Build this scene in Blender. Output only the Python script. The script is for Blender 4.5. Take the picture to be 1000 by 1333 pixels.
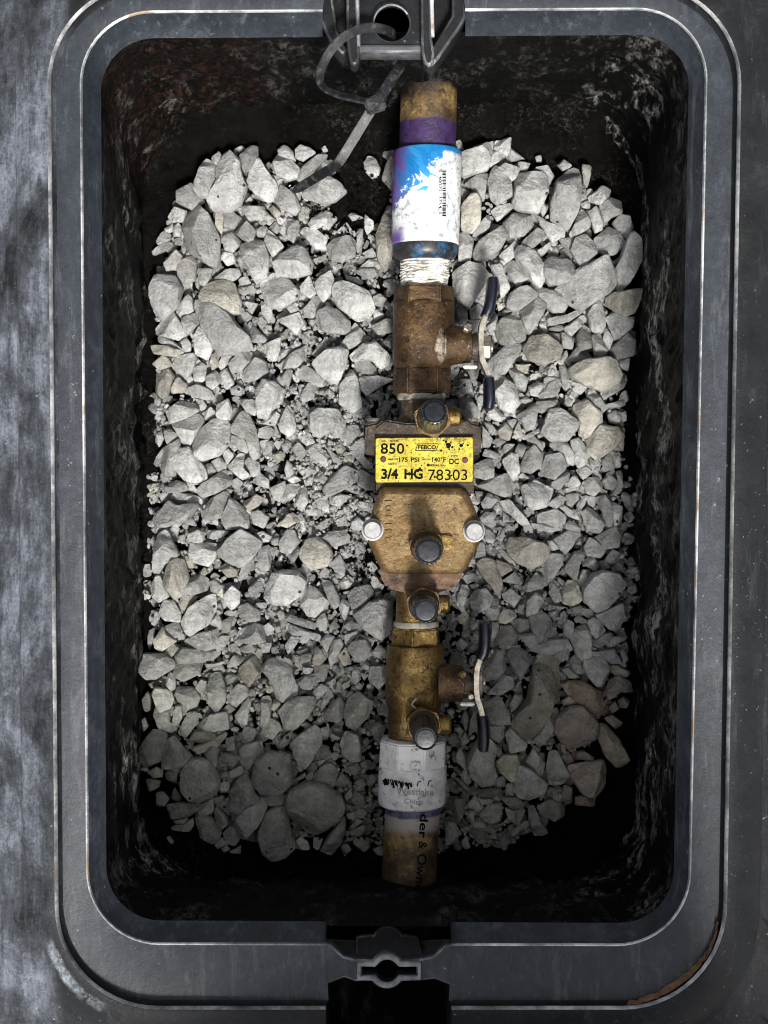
import bpy, bmesh, math, random
import numpy as np
from mathutils import Vector, noise as mnoise

# ------------------------------------------------------------------ reset
for o in list(bpy.data.objects):
    bpy.data.objects.remove(o, do_unlink=True)
scene = bpy.context.scene
COL = scene.collection
random.seed(7)
RNG = np.random.default_rng(11)

# ------------------------------------------------------------------ camera
TILT = math.radians(2.0)
DIST = 0.62
FPX = 1879.0                       # focal length in photo pixels (photo is 1000 x 1333)
CAM = Vector((0, DIST*math.sin(TILT), DIST*math.cos(TILT)))
FWD = Vector((0, -math.sin(TILT), -math.cos(TILT)))
UPV = Vector((0, math.cos(TILT), -math.sin(TILT)))
cd = bpy.data.cameras.new('camera'); cam = bpy.data.objects.new('camera', cd); COL.objects.link(cam)
cam.location = CAM; cam.rotation_euler = (-TILT, 0, 0)
cd.sensor_fit = 'HORIZONTAL'; cd.sensor_width = 36; cd.lens = 36*FPX/1000
cd.clip_start = 0.01; cd.clip_end = 200
scene.camera = cam

# ------------------------------------------------------------------ light: bright overcast, soft sun from the bottom of the picture
SUN_EL, SUN_AZ = math.radians(57), math.radians(170)     # azimuth from +y, clockwise
w = bpy.data.worlds.new('World'); scene.world = w; w.use_nodes = True
nt = w.node_tree; bg = nt.nodes['Background']
sky = nt.nodes.new('ShaderNodeTexSky'); sky.sky_type = 'NISHITA'; sky.sun_disc = False
sky.sun_elevation = SUN_EL; sky.sun_rotation = SUN_AZ
sky.air_density = 1.0; sky.dust_density = 3.0; sky.ozone_density = 1.0
hs = nt.nodes.new('ShaderNodeHueSaturation'); hs.inputs['Saturation'].default_value = .3      # thin cloud: much less blue
nt.links.new(sky.outputs[0], hs.inputs['Color']); nt.links.new(hs.outputs[0], bg.inputs[0]); bg.inputs[1].default_value = 0.05*.8
sl = bpy.data.lights.new('sun', 'SUN'); sun = bpy.data.objects.new('sun', sl); COL.objects.link(sun)
sl.energy = 1.5; sl.angle = math.radians(10); sl.color = (1.0, 0.975, 0.94)
sdir = Vector((math.sin(SUN_AZ)*math.cos(SUN_EL), math.cos(SUN_AZ)*math.cos(SUN_EL), math.sin(SUN_EL)))
sun.rotation_euler = sdir.to_track_quat('Z', 'Y').to_euler()
scene.view_settings.view_transform = 'Standard'; scene.view_settings.look = 'None'
scene.view_settings.exposure = 1.98; scene.view_settings.gamma = 1
scene.view_settings.use_curve_mapping = False
scene.render.resolution_x = 768; scene.render.resolution_y = 1024
scene.cycles.max_bounces = 6; scene.cycles.filter_width = 1.1
BLOCKER_X, BLOCKER_Y, BLOCKER_YAW = .070, -.425, 30       # unseen lid-shaped shade blocker, added outside the frame

# ------------------------------------------------------------------ helpers
def P(px, py, z):
    d = FWD*FPX + Vector((1, 0, 0))*(px-500) - UPV*(py-666.5)
    s = (z-CAM.z)/d.z
    return CAM + d*s
def MPP(z):                      # metres per photo pixel at height z
    return (DIST-z)/FPX
def link(o, parent=None):
    COL.objects.link(o)
    if parent is not None: o.parent = parent
    return o
def tag(o, label=None, cat=None, group=None, kind=None):
    if label: o['label'] = label
    if cat: o['category'] = cat
    if group: o['group'] = group
    if kind: o['kind'] = kind
    return o
def empty(name, loc=(0, 0, 0)):
    return link(bpy.data.objects.new(name, None))
def obj(name, verts, faces, mat, parent=None, smooth=True, mats=None, fmat=None):
    me = bpy.data.meshes.new(name); me.from_pydata([tuple(v) for v in verts], [], faces); me.update()
    for m in (mats or [mat]): me.materials.append(m)
    if fmat is not None: me.polygons.foreach_set('material_index', fmat)
    if smooth: me.polygons.foreach_set('use_smooth', [True]*len(me.polygons))
    return link(bpy.data.objects.new(name, me), parent)
def finish(o, angle=35):
    try:
        o.data.set_sharp_from_angle(angle=math.radians(angle))
    except Exception: pass
    return o
class MB:
    def __init__(s): s.v, s.f = [], []
    def add(s, vs, fs):
        b = len(s.v); s.v += [Vector(v) for v in vs]; s.f += [tuple(i+b for i in f) for f in fs]
    def rings(s, rings, cap=True, closed=True):
        n = len(rings[0]); b = len(s.v)
        for r in rings: s.v += [Vector(v) for v in r]
        for i in range(len(rings)-1):
            for j in range(n if closed else n-1):
                k = (j+1) % n
                s.f.append((b+i*n+j, b+i*n+k, b+(i+1)*n+k, b+(i+1)*n+j))
        if cap and closed:
            s.f.append(tuple(b+j for j in range(n))[::-1]); s.f.append(tuple(b+(len(rings)-1)*n+j for j in range(n)))
    def box(s, c, d):
        x, y, z = c; a, b2, c2 = d[0]/2, d[1]/2, d[2]/2
        vs = [(x+i*a, y+j*b2, z+k*c2) for i in (-1, 1) for j in (-1, 1) for k in (-1, 1)]
        s.add(vs, [(0, 1, 3, 2), (4, 6, 7, 5), (0, 4, 5, 1), (2, 3, 7, 6), (0, 2, 6, 4), (1, 5, 7, 3)])
    def build(s, name, mat, parent=None, angle=35, bevel=0):
        o = obj(name, s.v, s.f, mat, parent)
        bm = bmesh.new(); bm.from_mesh(o.data); bmesh.ops.recalc_face_normals(bm, faces=bm.faces)
        if bevel:
            es = [e for e in bm.edges if len(e.link_faces) == 2 and e.calc_face_angle() > math.radians(30)]
            bmesh.ops.bevel(bm, geom=es, offset=bevel, segments=2, affect='EDGES', clamp_overlap=True)
        bm.to_mesh(o.data); bm.free()
        o.data.polygons.foreach_set('use_smooth', [True]*len(o.data.polygons))
        return finish(o, angle)
def lathe_y(prof, cx, z, n=56, rot=0.0, hexa=None):
    """rings round the pipe axis (image y). prof: (y_px, half_width_px); cx: x_px function; hexa = sides for a nut"""
    rings = []
    for y, hw in prof:
        c = P(cx(y), y, z); r = hw*MPP(z); c.y = P(cx(y), y, z+.85*r).y
        m = hexa or n
        rings.append([c + Vector((math.cos(rot+2*math.pi*i/m)*r, 0, math.sin(rot+2*math.pi*i/m)*r)) for i in range(m)])
    return rings
def lathe_axis(c, ax, prof, n=32, rot=0):
    ax = Vector(ax).normalized()
    t = Vector((0, 0, 1)) if abs(ax.z) < .9 else Vector((1, 0, 0))
    u = ax.cross(t).normalized(); v = ax.cross(u)
    return [[Vector(c)+ax*h + (u*math.cos(rot+2*math.pi*i/n)+v*math.sin(rot+2*math.pi*i/n))*r for i in range(n)] for h, r in prof]
def plate(name, outer, holes, z, thick, mat, parent, bevel=0.0006):
    """flat plate with holes from outlines in photo pixels at height z (its top)"""
    cu = bpy.data.curves.new(name, 'CURVE'); cu.dimensions = '2D'; cu.fill_mode = 'BOTH'
    for poly in [outer]+holes:
        sp = cu.splines.new('POLY'); sp.points.add(len(poly)-1); sp.use_cyclic_u = True
        for p, (x, y) in zip(sp.points, poly):
            q = P(x, y, z); p.co = (q.x, q.y, 0, 1)
    cu.extrude = thick/2-bevel; cu.bevel_depth = bevel; cu.bevel_resolution = 1; cu.offset = -bevel
    t = bpy.data.objects.new(name+'_tmp', cu); COL.objects.link(t)
    t.location.z = z-thick/2
    bpy.context.view_layer.update()
    dg = bpy.context.evaluated_depsgraph_get()
    me = bpy.data.meshes.new_from_object(t.evaluated_get(dg))
    me.transform(t.matrix_world)
    bpy.data.objects.remove(t, do_unlink=True)
    me.name = name; me.materials.clear(); me.materials.append(mat)
    if mat is PLAS or mat is LEDGE:
        me.materials.append(EDGE); me.polygons.foreach_set('material_index', [1 if .25 < p.normal.z < .97 else 0 for p in me.polygons])
    o = link(bpy.data.objects.new(name, me), parent)
    return o
def text_mesh(s, size=1.0, bold=0.0, extrude=0.0):
    cu = bpy.data.curves.new('t', 'FONT'); cu.body = s; cu.size = size; cu.offset = bold; cu.extrude = extrude; cu.resolution_u = 3
    t = bpy.data.objects.new('t', cu); COL.objects.link(t); bpy.context.view_layer.update()
    me = bpy.data.meshes.new_from_object(t.evaluated_get(bpy.context.evaluated_depsgraph_get()))
    bpy.data.objects.remove(t, do_unlink=True)
    vs = [v.co.copy() for v in me.vertices]; fs = [tuple(p.vertices) for p in me.polygons]
    bpy.data.meshes.remove(me)
    return vs, fs
def lettering(items, place, name, mat, parent):
    """items: (text, x_px, y_px(baseline), cap height px, target width px or None, rotation, bold). place(px,py)->point"""
    mb = MB()
    for s, x, y, h, wd, rot, bold in items:
        vs, fs = text_mesh(s, 1.0, bold)
        if not vs: continue
        x0 = min(v.x for v in vs); x1 = max(v.x for v in vs); y1 = max(v.y for v in vs); y0 = min(0, min(v.y for v in vs))
        sy = h/0.7; sx = (wd/(x1-x0)) if wd else sy
        out = []
        for v in vs:
            a, b = (v.x-x0)*sx, v.y*sy
            ca, sa = math.cos(rot), math.sin(rot)       # rot: clockwise on the picture
            px = x + a*ca + b*sa; py = y + a*sa - b*ca
            out.append(place(px, py))
        mb.add(out, fs)
    return obj(name, mb.v, mb.f, mat, parent, smooth=False)

# ------------------------------------------------------------------ materials
class NT:
    def __init__(s, name):
        s.m = bpy.data.materials.new(name); s.m.use_nodes = True; s.t = s.m.node_tree
        s.b = s.t.nodes['Principled BSDF']; s.pos = s.t.nodes.new('ShaderNodeTexCoord').outputs['Object']
    def n(s, ty, **kw):
        x = s.t.nodes.new(ty)
        for k, v in kw.items(): setattr(x, k, v)
        return x
    def l(s, a, b): s.t.links.new(a, b)
    def noise(s, scale, detail=6, rough=.6, vec=None, dist=0, stretch=None):
        x = s.n('ShaderNodeTexNoise'); x.inputs['Scale'].default_value = scale; x.inputs['Detail'].default_value = detail
        x.inputs['Roughness'].default_value = rough; x.inputs['Distortion'].default_value = dist
        v = vec or s.pos
        if stretch:
            mp = s.n('ShaderNodeMapping'); mp.inputs['Scale'].default_value = stretch; s.l(v, mp.inputs[0]); v = mp.outputs[0]
        s.l(v, x.inputs['Vector']); return x.outputs['Fac']
    def vor(s, scale, feature='F1'):
        x = s.n('ShaderNodeTexVoronoi', feature=feature); x.inputs['Scale'].default_value = scale
        s.l(s.pos, x.inputs['Vector']); return x.outputs['Distance']
    def ramp(s, fac, pts):
        r = s.n('ShaderNodeValToRGB'); el = r.color_ramp.elements
        while len(el) < len(pts): el.new(.5)
        for e, (p, c) in zip(el, pts):
            e.position = p; e.color = (c, c, c, 1) if not hasattr(c, '__len__') else (*c, 1)
        s.l(fac, r.inputs[0]); return r.outputs[0]
    def mix(s, fac, a, b, mode='MIX'):
        x = s.n('ShaderNodeMix', data_type='RGBA', blend_type=mode)
        for sock, v in ((x.inputs[0], fac), (x.inputs[6], a), (x.inputs[7], b)):
            if hasattr(v, 'is_linked'): s.l(v, sock)
            elif hasattr(v, '__len__'): sock.default_value = (*v, 1)
            else: sock.default_value = v
        return x.outputs[2]
    def math(s, op, a, b=0.0, c=None):
        x = s.n('ShaderNodeMath', operation=op)
        for i, v in enumerate((a, b) if c is None else (a, b, c)):
            if hasattr(v, 'is_linked'): s.l(v, x.inputs[i])
            else: x.inputs[i].default_value = v
        return x.outputs[0]
    def xyz(s):
        x = s.n('ShaderNodeSeparateXYZ'); s.l(s.pos, x.inputs[0]); return x.outputs
    def remap(s, v, a, b):
        x = s.n('ShaderNodeMapRange', interpolation_type='SMOOTHSTEP'); s.l(v, x.inputs[0])
        x.inputs[1].default_value = a; x.inputs[2].default_value = b; return x.outputs[0]
    def out(s, col, rough=.6, metal=0, bump=None, bstr=.3, bdist=.001, spec=.5):
        for sock, v in ((s.b.inputs['Base Color'], col), (s.b.inputs['Roughness'], rough), (s.b.inputs['Metallic'], metal)):
            if hasattr(v, 'is_linked'): s.l(v, sock)
            elif hasattr(v, '__len__'): sock.default_value = (*v, 1)
            else: sock.default_value = v
        s.b.inputs['Specular IOR Level'].default_value = spec
        if bump is not None:
            x = s.n('ShaderNodeBump'); x.inputs['Strength'].default_value = bstr; x.inputs['Distance'].default_value = bdist
            s.l(bump, x.inputs['Height']); s.l(x.outputs[0], s.b.inputs['Normal'])
        return s.m

def m_stone():
    k = NT('limestone')
    at = k.n('ShaderNodeAttribute', attribute_name='tint'); tint = at.outputs['Color']
    big = k.noise(70, 5, .6); fine = k.noise(620, 4, .7); mott = k.noise(230, 6, .65)
    c = k.ramp(big, [(.3, (.28, .280, .268)), (.52, (.45, .450, .435)), (.72, (.64, .64, .625))])
    c = k.mix(k.ramp(mott, [(.36, .35), (.5, 1)]), (.27, .265, .25), c)
    c = k.mix(k.ramp(fine, [(.34, .4), (.48, 1)]), (.22, .215, .20), c)
    # pits: sparse dark pores
    v = k.n('ShaderNodeTexVoronoi'); v.inputs['Scale'].default_value = 190; k.l(k.pos, v.inputs['Vector'])
    sel = k.math('GREATER_THAN', k.n('ShaderNodeSeparateColor').outputs[0], .9)
    sc = sel.node.inputs[0].links[0].from_node; k.l(v.outputs['Color'], sc.inputs[0])
    v.inputs['Scale'].default_value = 240
    pit = k.math('MULTIPLY', k.math('LESS_THAN', v.outputs['Distance'], .22), sel)
    c = k.mix(pit, c, (.05, .045, .04))
    c = k.mix(1.0, c, tint, 'MULTIPLY')
    h = k.math('ADD', k.math('MULTIPLY', mott, .7), k.math('MULTIPLY', fine, .45))
    h = k.math('SUBTRACT', h, k.math('MULTIPLY', pit, .6))
    return k.out(c, .8, 0, h, 1.0, .0032, .3)
def m_soil():
    k = NT('dark_soil')
    a = k.noise(45, 8, .7); b = k.noise(420, 6, .8); p = k.noise(26, 4, .6)
    c = k.ramp(a, [(.35, (.004, .0036, .003)), (.6, (.013, .0115, .0095)), (.8, (.04, .035, .029))])
    c = k.mix(k.math('MULTIPLY', k.ramp(b, [(.52, 0), (.62, 1)]), k.ramp(p, [(.5, .04), (.66, .7)])), c, (.13, .12, .11))
    return k.out(c, .9, 0, k.math('ADD', a, b), 1.0, .006, .05)
def m_wall():
    k = NT('dirty_black_wall')
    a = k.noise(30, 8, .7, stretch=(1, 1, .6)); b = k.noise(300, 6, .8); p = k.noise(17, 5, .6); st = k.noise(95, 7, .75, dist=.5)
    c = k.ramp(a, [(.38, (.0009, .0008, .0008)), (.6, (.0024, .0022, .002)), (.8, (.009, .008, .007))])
    x = k.xyz()
    # pale scrapes: most on the right wall, the lower left corner and along the left wall
    zone = k.math('MAXIMUM', k.remap(x[0], .085, .118), k.math('MULTIPLY', k.remap(x[0], -.08, -.12), k.math('MAXIMUM', k.remap(x[1], -.09, -.13), .55)))
    zone = k.math('MAXIMUM', k.math('MULTIPLY', zone, k.math('MAXIMUM', k.remap(x[2], -.045, -.08), .35)), .12)
    st2 = k.noise(48, 6, .7, dist=.5, stretch=(1, .4, .7)); hi = k.noise(330, 6, .8, stretch=(1, .3, .6))
    scr = k.math('MULTIPLY', k.math('MULTIPLY', k.ramp(st2, [(.49, 0), (.62, 1)]), k.ramp(hi, [(.47, 0), (.60, 1)])), zone)
    c = k.mix(scr, c, (.62, .60, .55))
    spk = k.math('MULTIPLY', k.ramp(b, [(.66, 0), (.74, 1)]), k.ramp(p, [(.38, .1), (.6, .8)]))
    c = k.mix(spk, c, (.30, .28, .25))
    rust = k.math('MULTIPLY', k.math('MULTIPLY', k.remap(x[1], .14, .17), k.remap(x[0], -.04, -.07)), k.ramp(b, [(.5, 0), (.62, 1)]))
    c = k.mix(k.math('MULTIPLY', rust, .5), c, (.07, .024, .012))
    return k.out(c, k.math('ADD', .32, k.math('MULTIPLY', b, .45)), 0, k.math('ADD', k.math('MULTIPLY', st, 1.2), hi), .9, .0035, .12)
def m_plastic(kind='frame'):
    k = NT({'frame': 'black_plastic', 'worn_glint': 'worn_highlight_edge', 'ledge': 'sky_tinted_grey_plastic', 'edge': 'rubbed_highlight_edge'}[kind])
    a = k.noise(18, 8, .7, dist=1.2, stretch=(1, .6, 1)); st = k.noise(130, 6, .75, dist=.4, stretch=(1, .16, 1)); sp = k.noise(430, 3, .7); bl = k.noise(9, 3, .5); sm = k.noise(45, 8, .75)
    x = k.xyz()
    if kind == 'worn_glint':  # scuffed rim edges, with their bright highlights put into the colour
        c = k.ramp(k.math('ADD', k.math('MULTIPLY', k.noise(75, 7, .8), .55), k.math('MULTIPLY', k.noise(13, 3, .5), .55)), [(.42, (.05, .052, .055)), (.53, (.22, .225, .23)), (.66, (.72, .71, .69))])
        c = k.mix(k.ramp(k.noise(40, 4, .6), [(.6, 0), (.68, .8)]), c, (.24, .15, .07))
        return k.out(c, .5, 0, sp, .3, .0006, .5)
    if kind == 'edge':  # rubbed bevels; the edge highlight is painted in as paler colour
        c = k.ramp(k.math('ADD', k.math('MULTIPLY', k.noise(140, 6, .8), .6), k.math('MULTIPLY', k.noise(30, 3, .5), .5)), [(.46, (.022, .023, .025)), (.58, (.06, .062, .065)), (.72, (.30, .30, .29))])
        return k.out(c, .42, 0, sp, .3, .0006, .5)
    spots = k.math('MULTIPLY', k.ramp(sp, [(.66, 0), (.74, 1)]), k.ramp(bl, [(.45, .15), (.65, .9)]))
    if kind == 'ledge':  # ledge and lip: sky's blue reflection and light put into a paler colour
        gr = k.noise(260, 5, .75, stretch=(1, .45, 1))
        c = k.ramp(k.math('ADD', k.math('MULTIPLY', sm, .6), k.math('MULTIPLY', gr, .4)), [(.34, (.0085, .0108, .0145)), (.52, (.021, .026, .0335)), (.7, (.054, .063, .077))])
        c = k.mix(k.math('MULTIPLY', k.ramp(st, [(.55, 0), (.7, 1)]), .4), c, (.15, .155, .165))
        c = k.mix(spots, c, (.34, .34, .33))
        return k.out(c, k.math('ADD', .36, k.math('MULTIPLY', sm, .3)), 0, k.math('ADD', sm, k.math('MULTIPLY', gr, .6)), .3, .0014, .4)
    left = k.remap(k.math('ADD', x[0], k.math('MULTIPLY', x[1], -.02)), -.134, -.150)           # outer left flange: sky sheen painted in as pale, streaky colour
    c = k.ramp(sm, [(.3, (.007, .0074, .0082)), (.6, (.015, .016, .0175)), (.8, (.038, .039, .041))])
    sky_sheen = k.ramp(k.math('ADD', k.math('MULTIPLY', a, .55), k.math('ADD', k.math('MULTIPLY', st, .3), k.math('MULTIPLY', sm, .35))), [(.5, .0), (.6, .3), (.7, 1)])
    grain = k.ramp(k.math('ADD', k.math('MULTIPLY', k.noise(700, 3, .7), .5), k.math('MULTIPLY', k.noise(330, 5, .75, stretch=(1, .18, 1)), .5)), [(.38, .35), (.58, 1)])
    c = k.mix(k.math('MULTIPLY', grain, k.math('MULTIPLY', left, k.math('MULTIPLY', sky_sheen, .85))), c, (.22, .24, .285))
    c = k.mix(k.math('MULTIPLY', k.ramp(st, [(.56, 0), (.72, 1)]), .22), c, (.11, .115, .125))
    # scrape along the lower left corner
    q = P(206, 1181, 0)
    dx, dy = k.math('SUBTRACT', x[0], q.x), k.math('SUBTRACT', x[1], q.y)
    rad = k.math('SQRT', k.math('ADD', k.math('MULTIPLY', dx, dx), k.math('MULTIPLY', dy, dy)))
    rad = k.math('ADD', rad, k.math('MULTIPLY', k.math('SUBTRACT', sm, .5), .008))
    ring = k.math('MULTIPLY', k.remap(rad, 143*.33e-3, 147*.33e-3), k.remap(rad, 162*.33e-3, 155*.33e-3))
    ang = k.math('ARCTAN2', dy, dx)
    ring = k.math('MULTIPLY', ring, k.math('MULTIPLY', k.remap(ang, -2.9, -2.7), k.remap(ang, -2.0, -2.2)))
    c = k.mix(k.math('MULTIPLY', k.math('MULTIPLY', ring, grain), k.ramp(k.noise(95, 8, .8), [(.42, .0), (.66, .8)])), c, (.42, .46, .50))
    c = k.mix(spots, c, (.34, .34, .33))
    r = k.math('ADD', .34, k.math('MULTIPLY', sm, .3))
    return k.out(c, r, 0, k.math('ADD', k.math('MULTIPLY', sm, 1.2), k.math('MULTIPLY', sp, .3)), .35, .0016, .16)
def m_brass(name, dark, mid, light, metal=.45, rough=.5, sc=1.0, scuff=None):
    k = NT(name)
    a = k.noise(60*sc, 8, .72, dist=.5); b = k.noise(480, 5, .78); d = k.noise(35, 5, .65); e = k.noise(150, 6, .7)
    c = k.ramp(a, [(.34, dark), (.52, mid), (.70, light)])
    c = k.mix(k.ramp(e, [(.33, .8), (.46, 0)]), c, tuple(v*.4 for v in dark))
    c = k.mix(k.ramp(b, [(.34, .85), (.46, 0)]), c, tuple(v*.3 for v in dark))
    c = k.mix(k.math('MULTIPLY', k.ramp(b, [(.58, 0), (.68, .85)]), k.ramp(d, [(.45, 0), (.6, 1)])), c, (.50, .45, .36))
    if scuff:
        x = k.xyz(); f = 1.0
        q = P(scuff[0], scuff[1], -.095)
        dx = k.math('DIVIDE', k.math('SUBTRACT', x[0], q.x), scuff[2]*.38e-3); dy = k.math('DIVIDE', k.math('SUBTRACT', x[1], q.y), scuff[3]*.38e-3)
        rr = k.math('ADD', k.math('MULTIPLY', dx, dx), k.math('MULTIPLY', dy, dy))
        rr = k.math('ADD', rr, k.math('MULTIPLY', k.math('SUBTRACT', e, .5), 3.5))
        c = k.mix(k.math('MULTIPLY', k.remap(rr, 1.3, .1), k.ramp(b, [(.36, .05), (.56, .95)])), c, (.55, .47, .38))
    return k.out(c, k.math('ADD', rough-.12, k.math('MULTIPLY', b, .3)), metal, k.math('ADD', k.math('MULTIPLY', e, 1.0), k.math('MULTIPLY', b, .8)), .6, .0011)
def m_plain(name, c, rough=.5, metal=0, var=.35, sc=300, dirt=None, bstr=.25):
    k = NT(name)
    a = k.noise(sc, 5, .7)
    cc = k.ramp(a, [(.3, tuple(v*(1-var) for v in c)), (.7, tuple(min(1, v*(1+var)) for v in c))])
    if dirt:
        cc = k.mix(k.ramp(k.noise(sc*.6, 5, .75), [(.5, 0), (.68, .85)]), cc, dirt)
    return k.out(cc, rough, metal, a, bstr, .0006)
def m_coupling():
    k = NT('primed_white_pvc'); x = k.xyz()
    y0 = P(556, 318, -.1).y; y1 = P(556, 190, -.1).y; xc = P(556, 250, -.1).x; R = 44*MPP(-.1)
    v = k.remap(x[1], y0, y1); v = k.math('DIVIDE', k.math('SUBTRACT', x[1], y0), y1-y0); u = k.math('DIVIDE', k.math('SUBTRACT', x[0], xc), R)
    nz = k.noise(80, 7, .7, dist=1.2); n2 = k.noise(300, 4, .7); n3 = k.noise(60, 3, .5)
    # blue primer: all round the top edge, running down on the left
    f = k.math('ADD', k.math('MULTIPLY', v, 1.25), k.math('MULTIPLY', u, -.45))
    f = k.math('ADD', f, k.math('MULTIPLY', k.math('SUBTRACT', nz, .5), 1.5))
    f = k.math('ADD', f, k.math('MULTIPLY', k.math('SUBTRACT', n2, .5), .35))
    blue = k.remap(f, .80, .90)
    band = k.remap(k.math('ADD', v, k.math('MULTIPLY', nz, .12)), .93, .97)
    blue = k.math('MAXIMUM', blue, band)
    g = k.math('ADD', k.math('MULTIPLY', u, -1.0), k.math('MULTIPLY', n3, .9))
    pur = k.math('MULTIPLY', k.remap(g, .98, 1.2), k.remap(nz, .35, .55))
    col = k.mix(k.math('MULTIPLY', k.ramp(n2, [(.49, 0), (.62, .8)]), k.ramp(n3, [(.40, 0), (.54, 1)])), (.80, .80, .78), (.16, .22, .25))
    bl = k.ramp(nz, [(.3, (.012, .10, .33)), (.5, (.015, .21, .52)), (.7, (.07, .37, .62))])
    col = k.mix(blue, col, bl)
    low = k.math('MULTIPLY', k.remap(v, .22, .05), k.remap(u, -.55, -.85))
    col = k.mix(k.math('MAXIMUM', k.math('MULTIPLY', pur, blue), low), col, (.14, .08, .30))
    return k.out(col, .38, 0, n2, .15, .0005)
def m_pipe(name, ytop, ybot):
    """dirty yellowed pvc; purple primer between ytop and ybot (photo rows)"""
    k = NT(name); x = k.xyz()
    a = k.noise(75, 6, .7); b = k.noise(300, 5, .75); d = k.noise(40, 5, .65)
    c = k.ramp(a, [(.34, (.03, .018, .008)), (.52, (.14, .085, .030)), (.7, (.34, .24, .10))])
    c = k.mix(k.ramp(b, [(.34, .9), (.46, 0)]), c, (.02, .014, .01))
    c = k.mix(k.ramp(d, [(.5, 0), (.6, .85)]), c, (.035, .022, .014))
    ya, yb = P(550, ytop, -.1).y, P(550, ybot, -.1).y
    t = k.math('DIVIDE', k.math('SUBTRACT', x[1], ya), yb-ya)
    if ytop < 600: f = k.remap(k.math('ADD', t, k.math('MULTIPLY', a, .5)), .2, .32)
    else: f = k.remap(k.math('ADD', t, k.math('MULTIPLY', a, .35)), 1.2, 1.0)
    c2 = k.mix(k.ramp(b, [(.4, .7), (.55, 0)]), (.045, .020, .085) if ytop < 600 else (.12, .105, .19), (.012, .008, .016))
    if ytop > 600:
        pale = k.remap(k.math('ADD', t, k.math('MULTIPLY', a, 1.2)), 3.4, 2.4)
        c = k.mix(pale, c, k.mix(k.ramp(b, [(.3, .9), (.42, 0)]), (.36, .31, .26), (.04, .03, .025)))
    c = k.mix(f, c, c2)
    ye = P(550, 106 if ytop < 600 else 1185, -.1).y; y2 = P(550, 150 if ytop < 600 else 1120, -.1).y
    g = k.math('DIVIDE', k.math('SUBTRACT', x[1], y2), ye-y2)           # pipe turns near black towards its wall end
    c = k.mix(k.remap(k.math('ADD', g, k.math('MULTIPLY', k.math('SUBTRACT', d, .5), 1.6)), .25, .75), c, (.006, .004, .003))
    return k.out(c, .5, 0, k.math('ADD', a, b), .4, .0010)
def m_tape():
    k = NT('thread_tape'); a = k.noise(160, 6, .75, stretch=(1, 4, 1)); b = k.noise(120, 5, .7)
    c = k.ramp(a, [(.36, (.03, .025, .02)), (.44, (.4, .38, .32)), (.55, (.78, .77, .72))])
    return k.out(c, .6, 0, a, .6, .0015)
def m_white(name='white_pvc'):
    k = NT(name); b = k.noise(240, 5, .75); a = k.noise(60, 5, .6)
    c = k.ramp(a, [(.3, (.6, .58, .55)), (.6, (.78, .77, .75)), (.8, (.84, .83, .82))])
    c = k.mix(k.ramp(b, [(.34, .95), (.43, 0)]), c, (.05, .045, .04))
    c = k.mix(k.ramp(k.noise(45, 6, .7), [(.5, 0), (.7, .75)]), c, (.22, .19, .15))
    return k.out(c, .28, 0, b, .2, .0006)
def m_yellow():
    k = NT('yellow_enamel_plate'); b = k.noise(900, 5, .75); a = k.noise(140, 5, .65); e = k.noise(420, 4, .7)
    c = k.ramp(a, [(.3, (.34, .25, .012)), (.55, (.54, .46, .03)), (.75, (.66, .60, .10))])
    c = k.mix(k.ramp(b, [(.38, .9), (.48, 0)]), c, (.08, .05, .012))
    c = k.mix(k.ramp(k.noise(70, 6, .7), [(.52, 0), (.66, .6)]), c, (.22, .13, .02))
    x = k.xyz(); edge = k.remap(x[1], P(550, 578, -.083).y, P(550, 569, -.083).y)
    c = k.mix(k.math('MULTIPLY', k.ramp(e, [(.5, 0), (.58, .9)]), k.math('MAXIMUM', edge, k.ramp(a, [(.6, 0), (.72, 1)]))), c, (.06, .035, .01))
    return k.out(c, .42, 0, b, .15, .0004)
STONE, SOIL, WALL, PLAS, WORN_GLINT = m_stone(), m_soil(), m_wall(), m_plastic(), m_plastic('worn_glint')
LEDGE = m_plastic('ledge')
EDGE = m_plastic('edge')
BR_UP = m_brass('brown_bronze', (.025, .013, .006), (.075, .040, .016), (.17, .10, .038), .55, .42, 1.0, (573, 452, 7, 22))
BR_LO = m_brass('golden_brass', (.06, .036, .012), (.19, .12, .038), (.42, .29, .10), .8, .28)
BR_CV = m_brass('sandy_bronze', (.15, .085, .03), (.19, .125, .053), (.31, .21, .095), .55, .4, 1.6)
BR_DK = m_brass('dark_cast_bronze', (.025, .017, .011), (.06, .042, .026), (.13, .095, .06), .35, .5)
CAPM = m_plain('dark_blue_cap', (.007, .008, .011), .3, 0, .5, 260, (.032, .036, .042))
TAPE2 = m_plain('grimy_tape', (.26, .24, .20), .6, 0, .5, 260, (.03, .022, .015), .6)
GRIP = m_plain('navy_vinyl_grip', (.006, .0065, .015), .35, 0, .4, 200)
STEEL = m_plain('stained_steel', (.42, .38, .31), .38, .7, .5, 260, (.12, .07, .03))
ZINC = m_plain('zinc_bolt', (.33, .33, .325), .5, .3, .3, 420, (.25, .25, .25))
BLACK = m_plain('black_print', (.004, .0035, .003), .8, 0, .2); BLACK.node_tree.nodes['Principled BSDF'].inputs['Specular IOR Level'].default_value = .1
PURP = m_plain('maroon_rivet', (.12, .035, .05), .5, .2, .4)
TIE = m_plain('frosted_black_nylon', (.009, .009, .010), .38, 0, .5, 480, (.085, .085, .085), .7)
MUD = m_plain('brown_clay', (.17, .09, .045), .85, 0, .5, 260, (.06, .03, .015), .8)
GROUND = m_plain('pale_dry_ground', (.62, .61, .57), .9, 0, .2, 60)
GRASS = m_plain('yellow_green_blade', (.45, .5, .16), .6, 0, .3, 40)
WHITE, TAPE, YEL, COUP = m_white(), m_tape(), m_yellow(), m_coupling()
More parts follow.
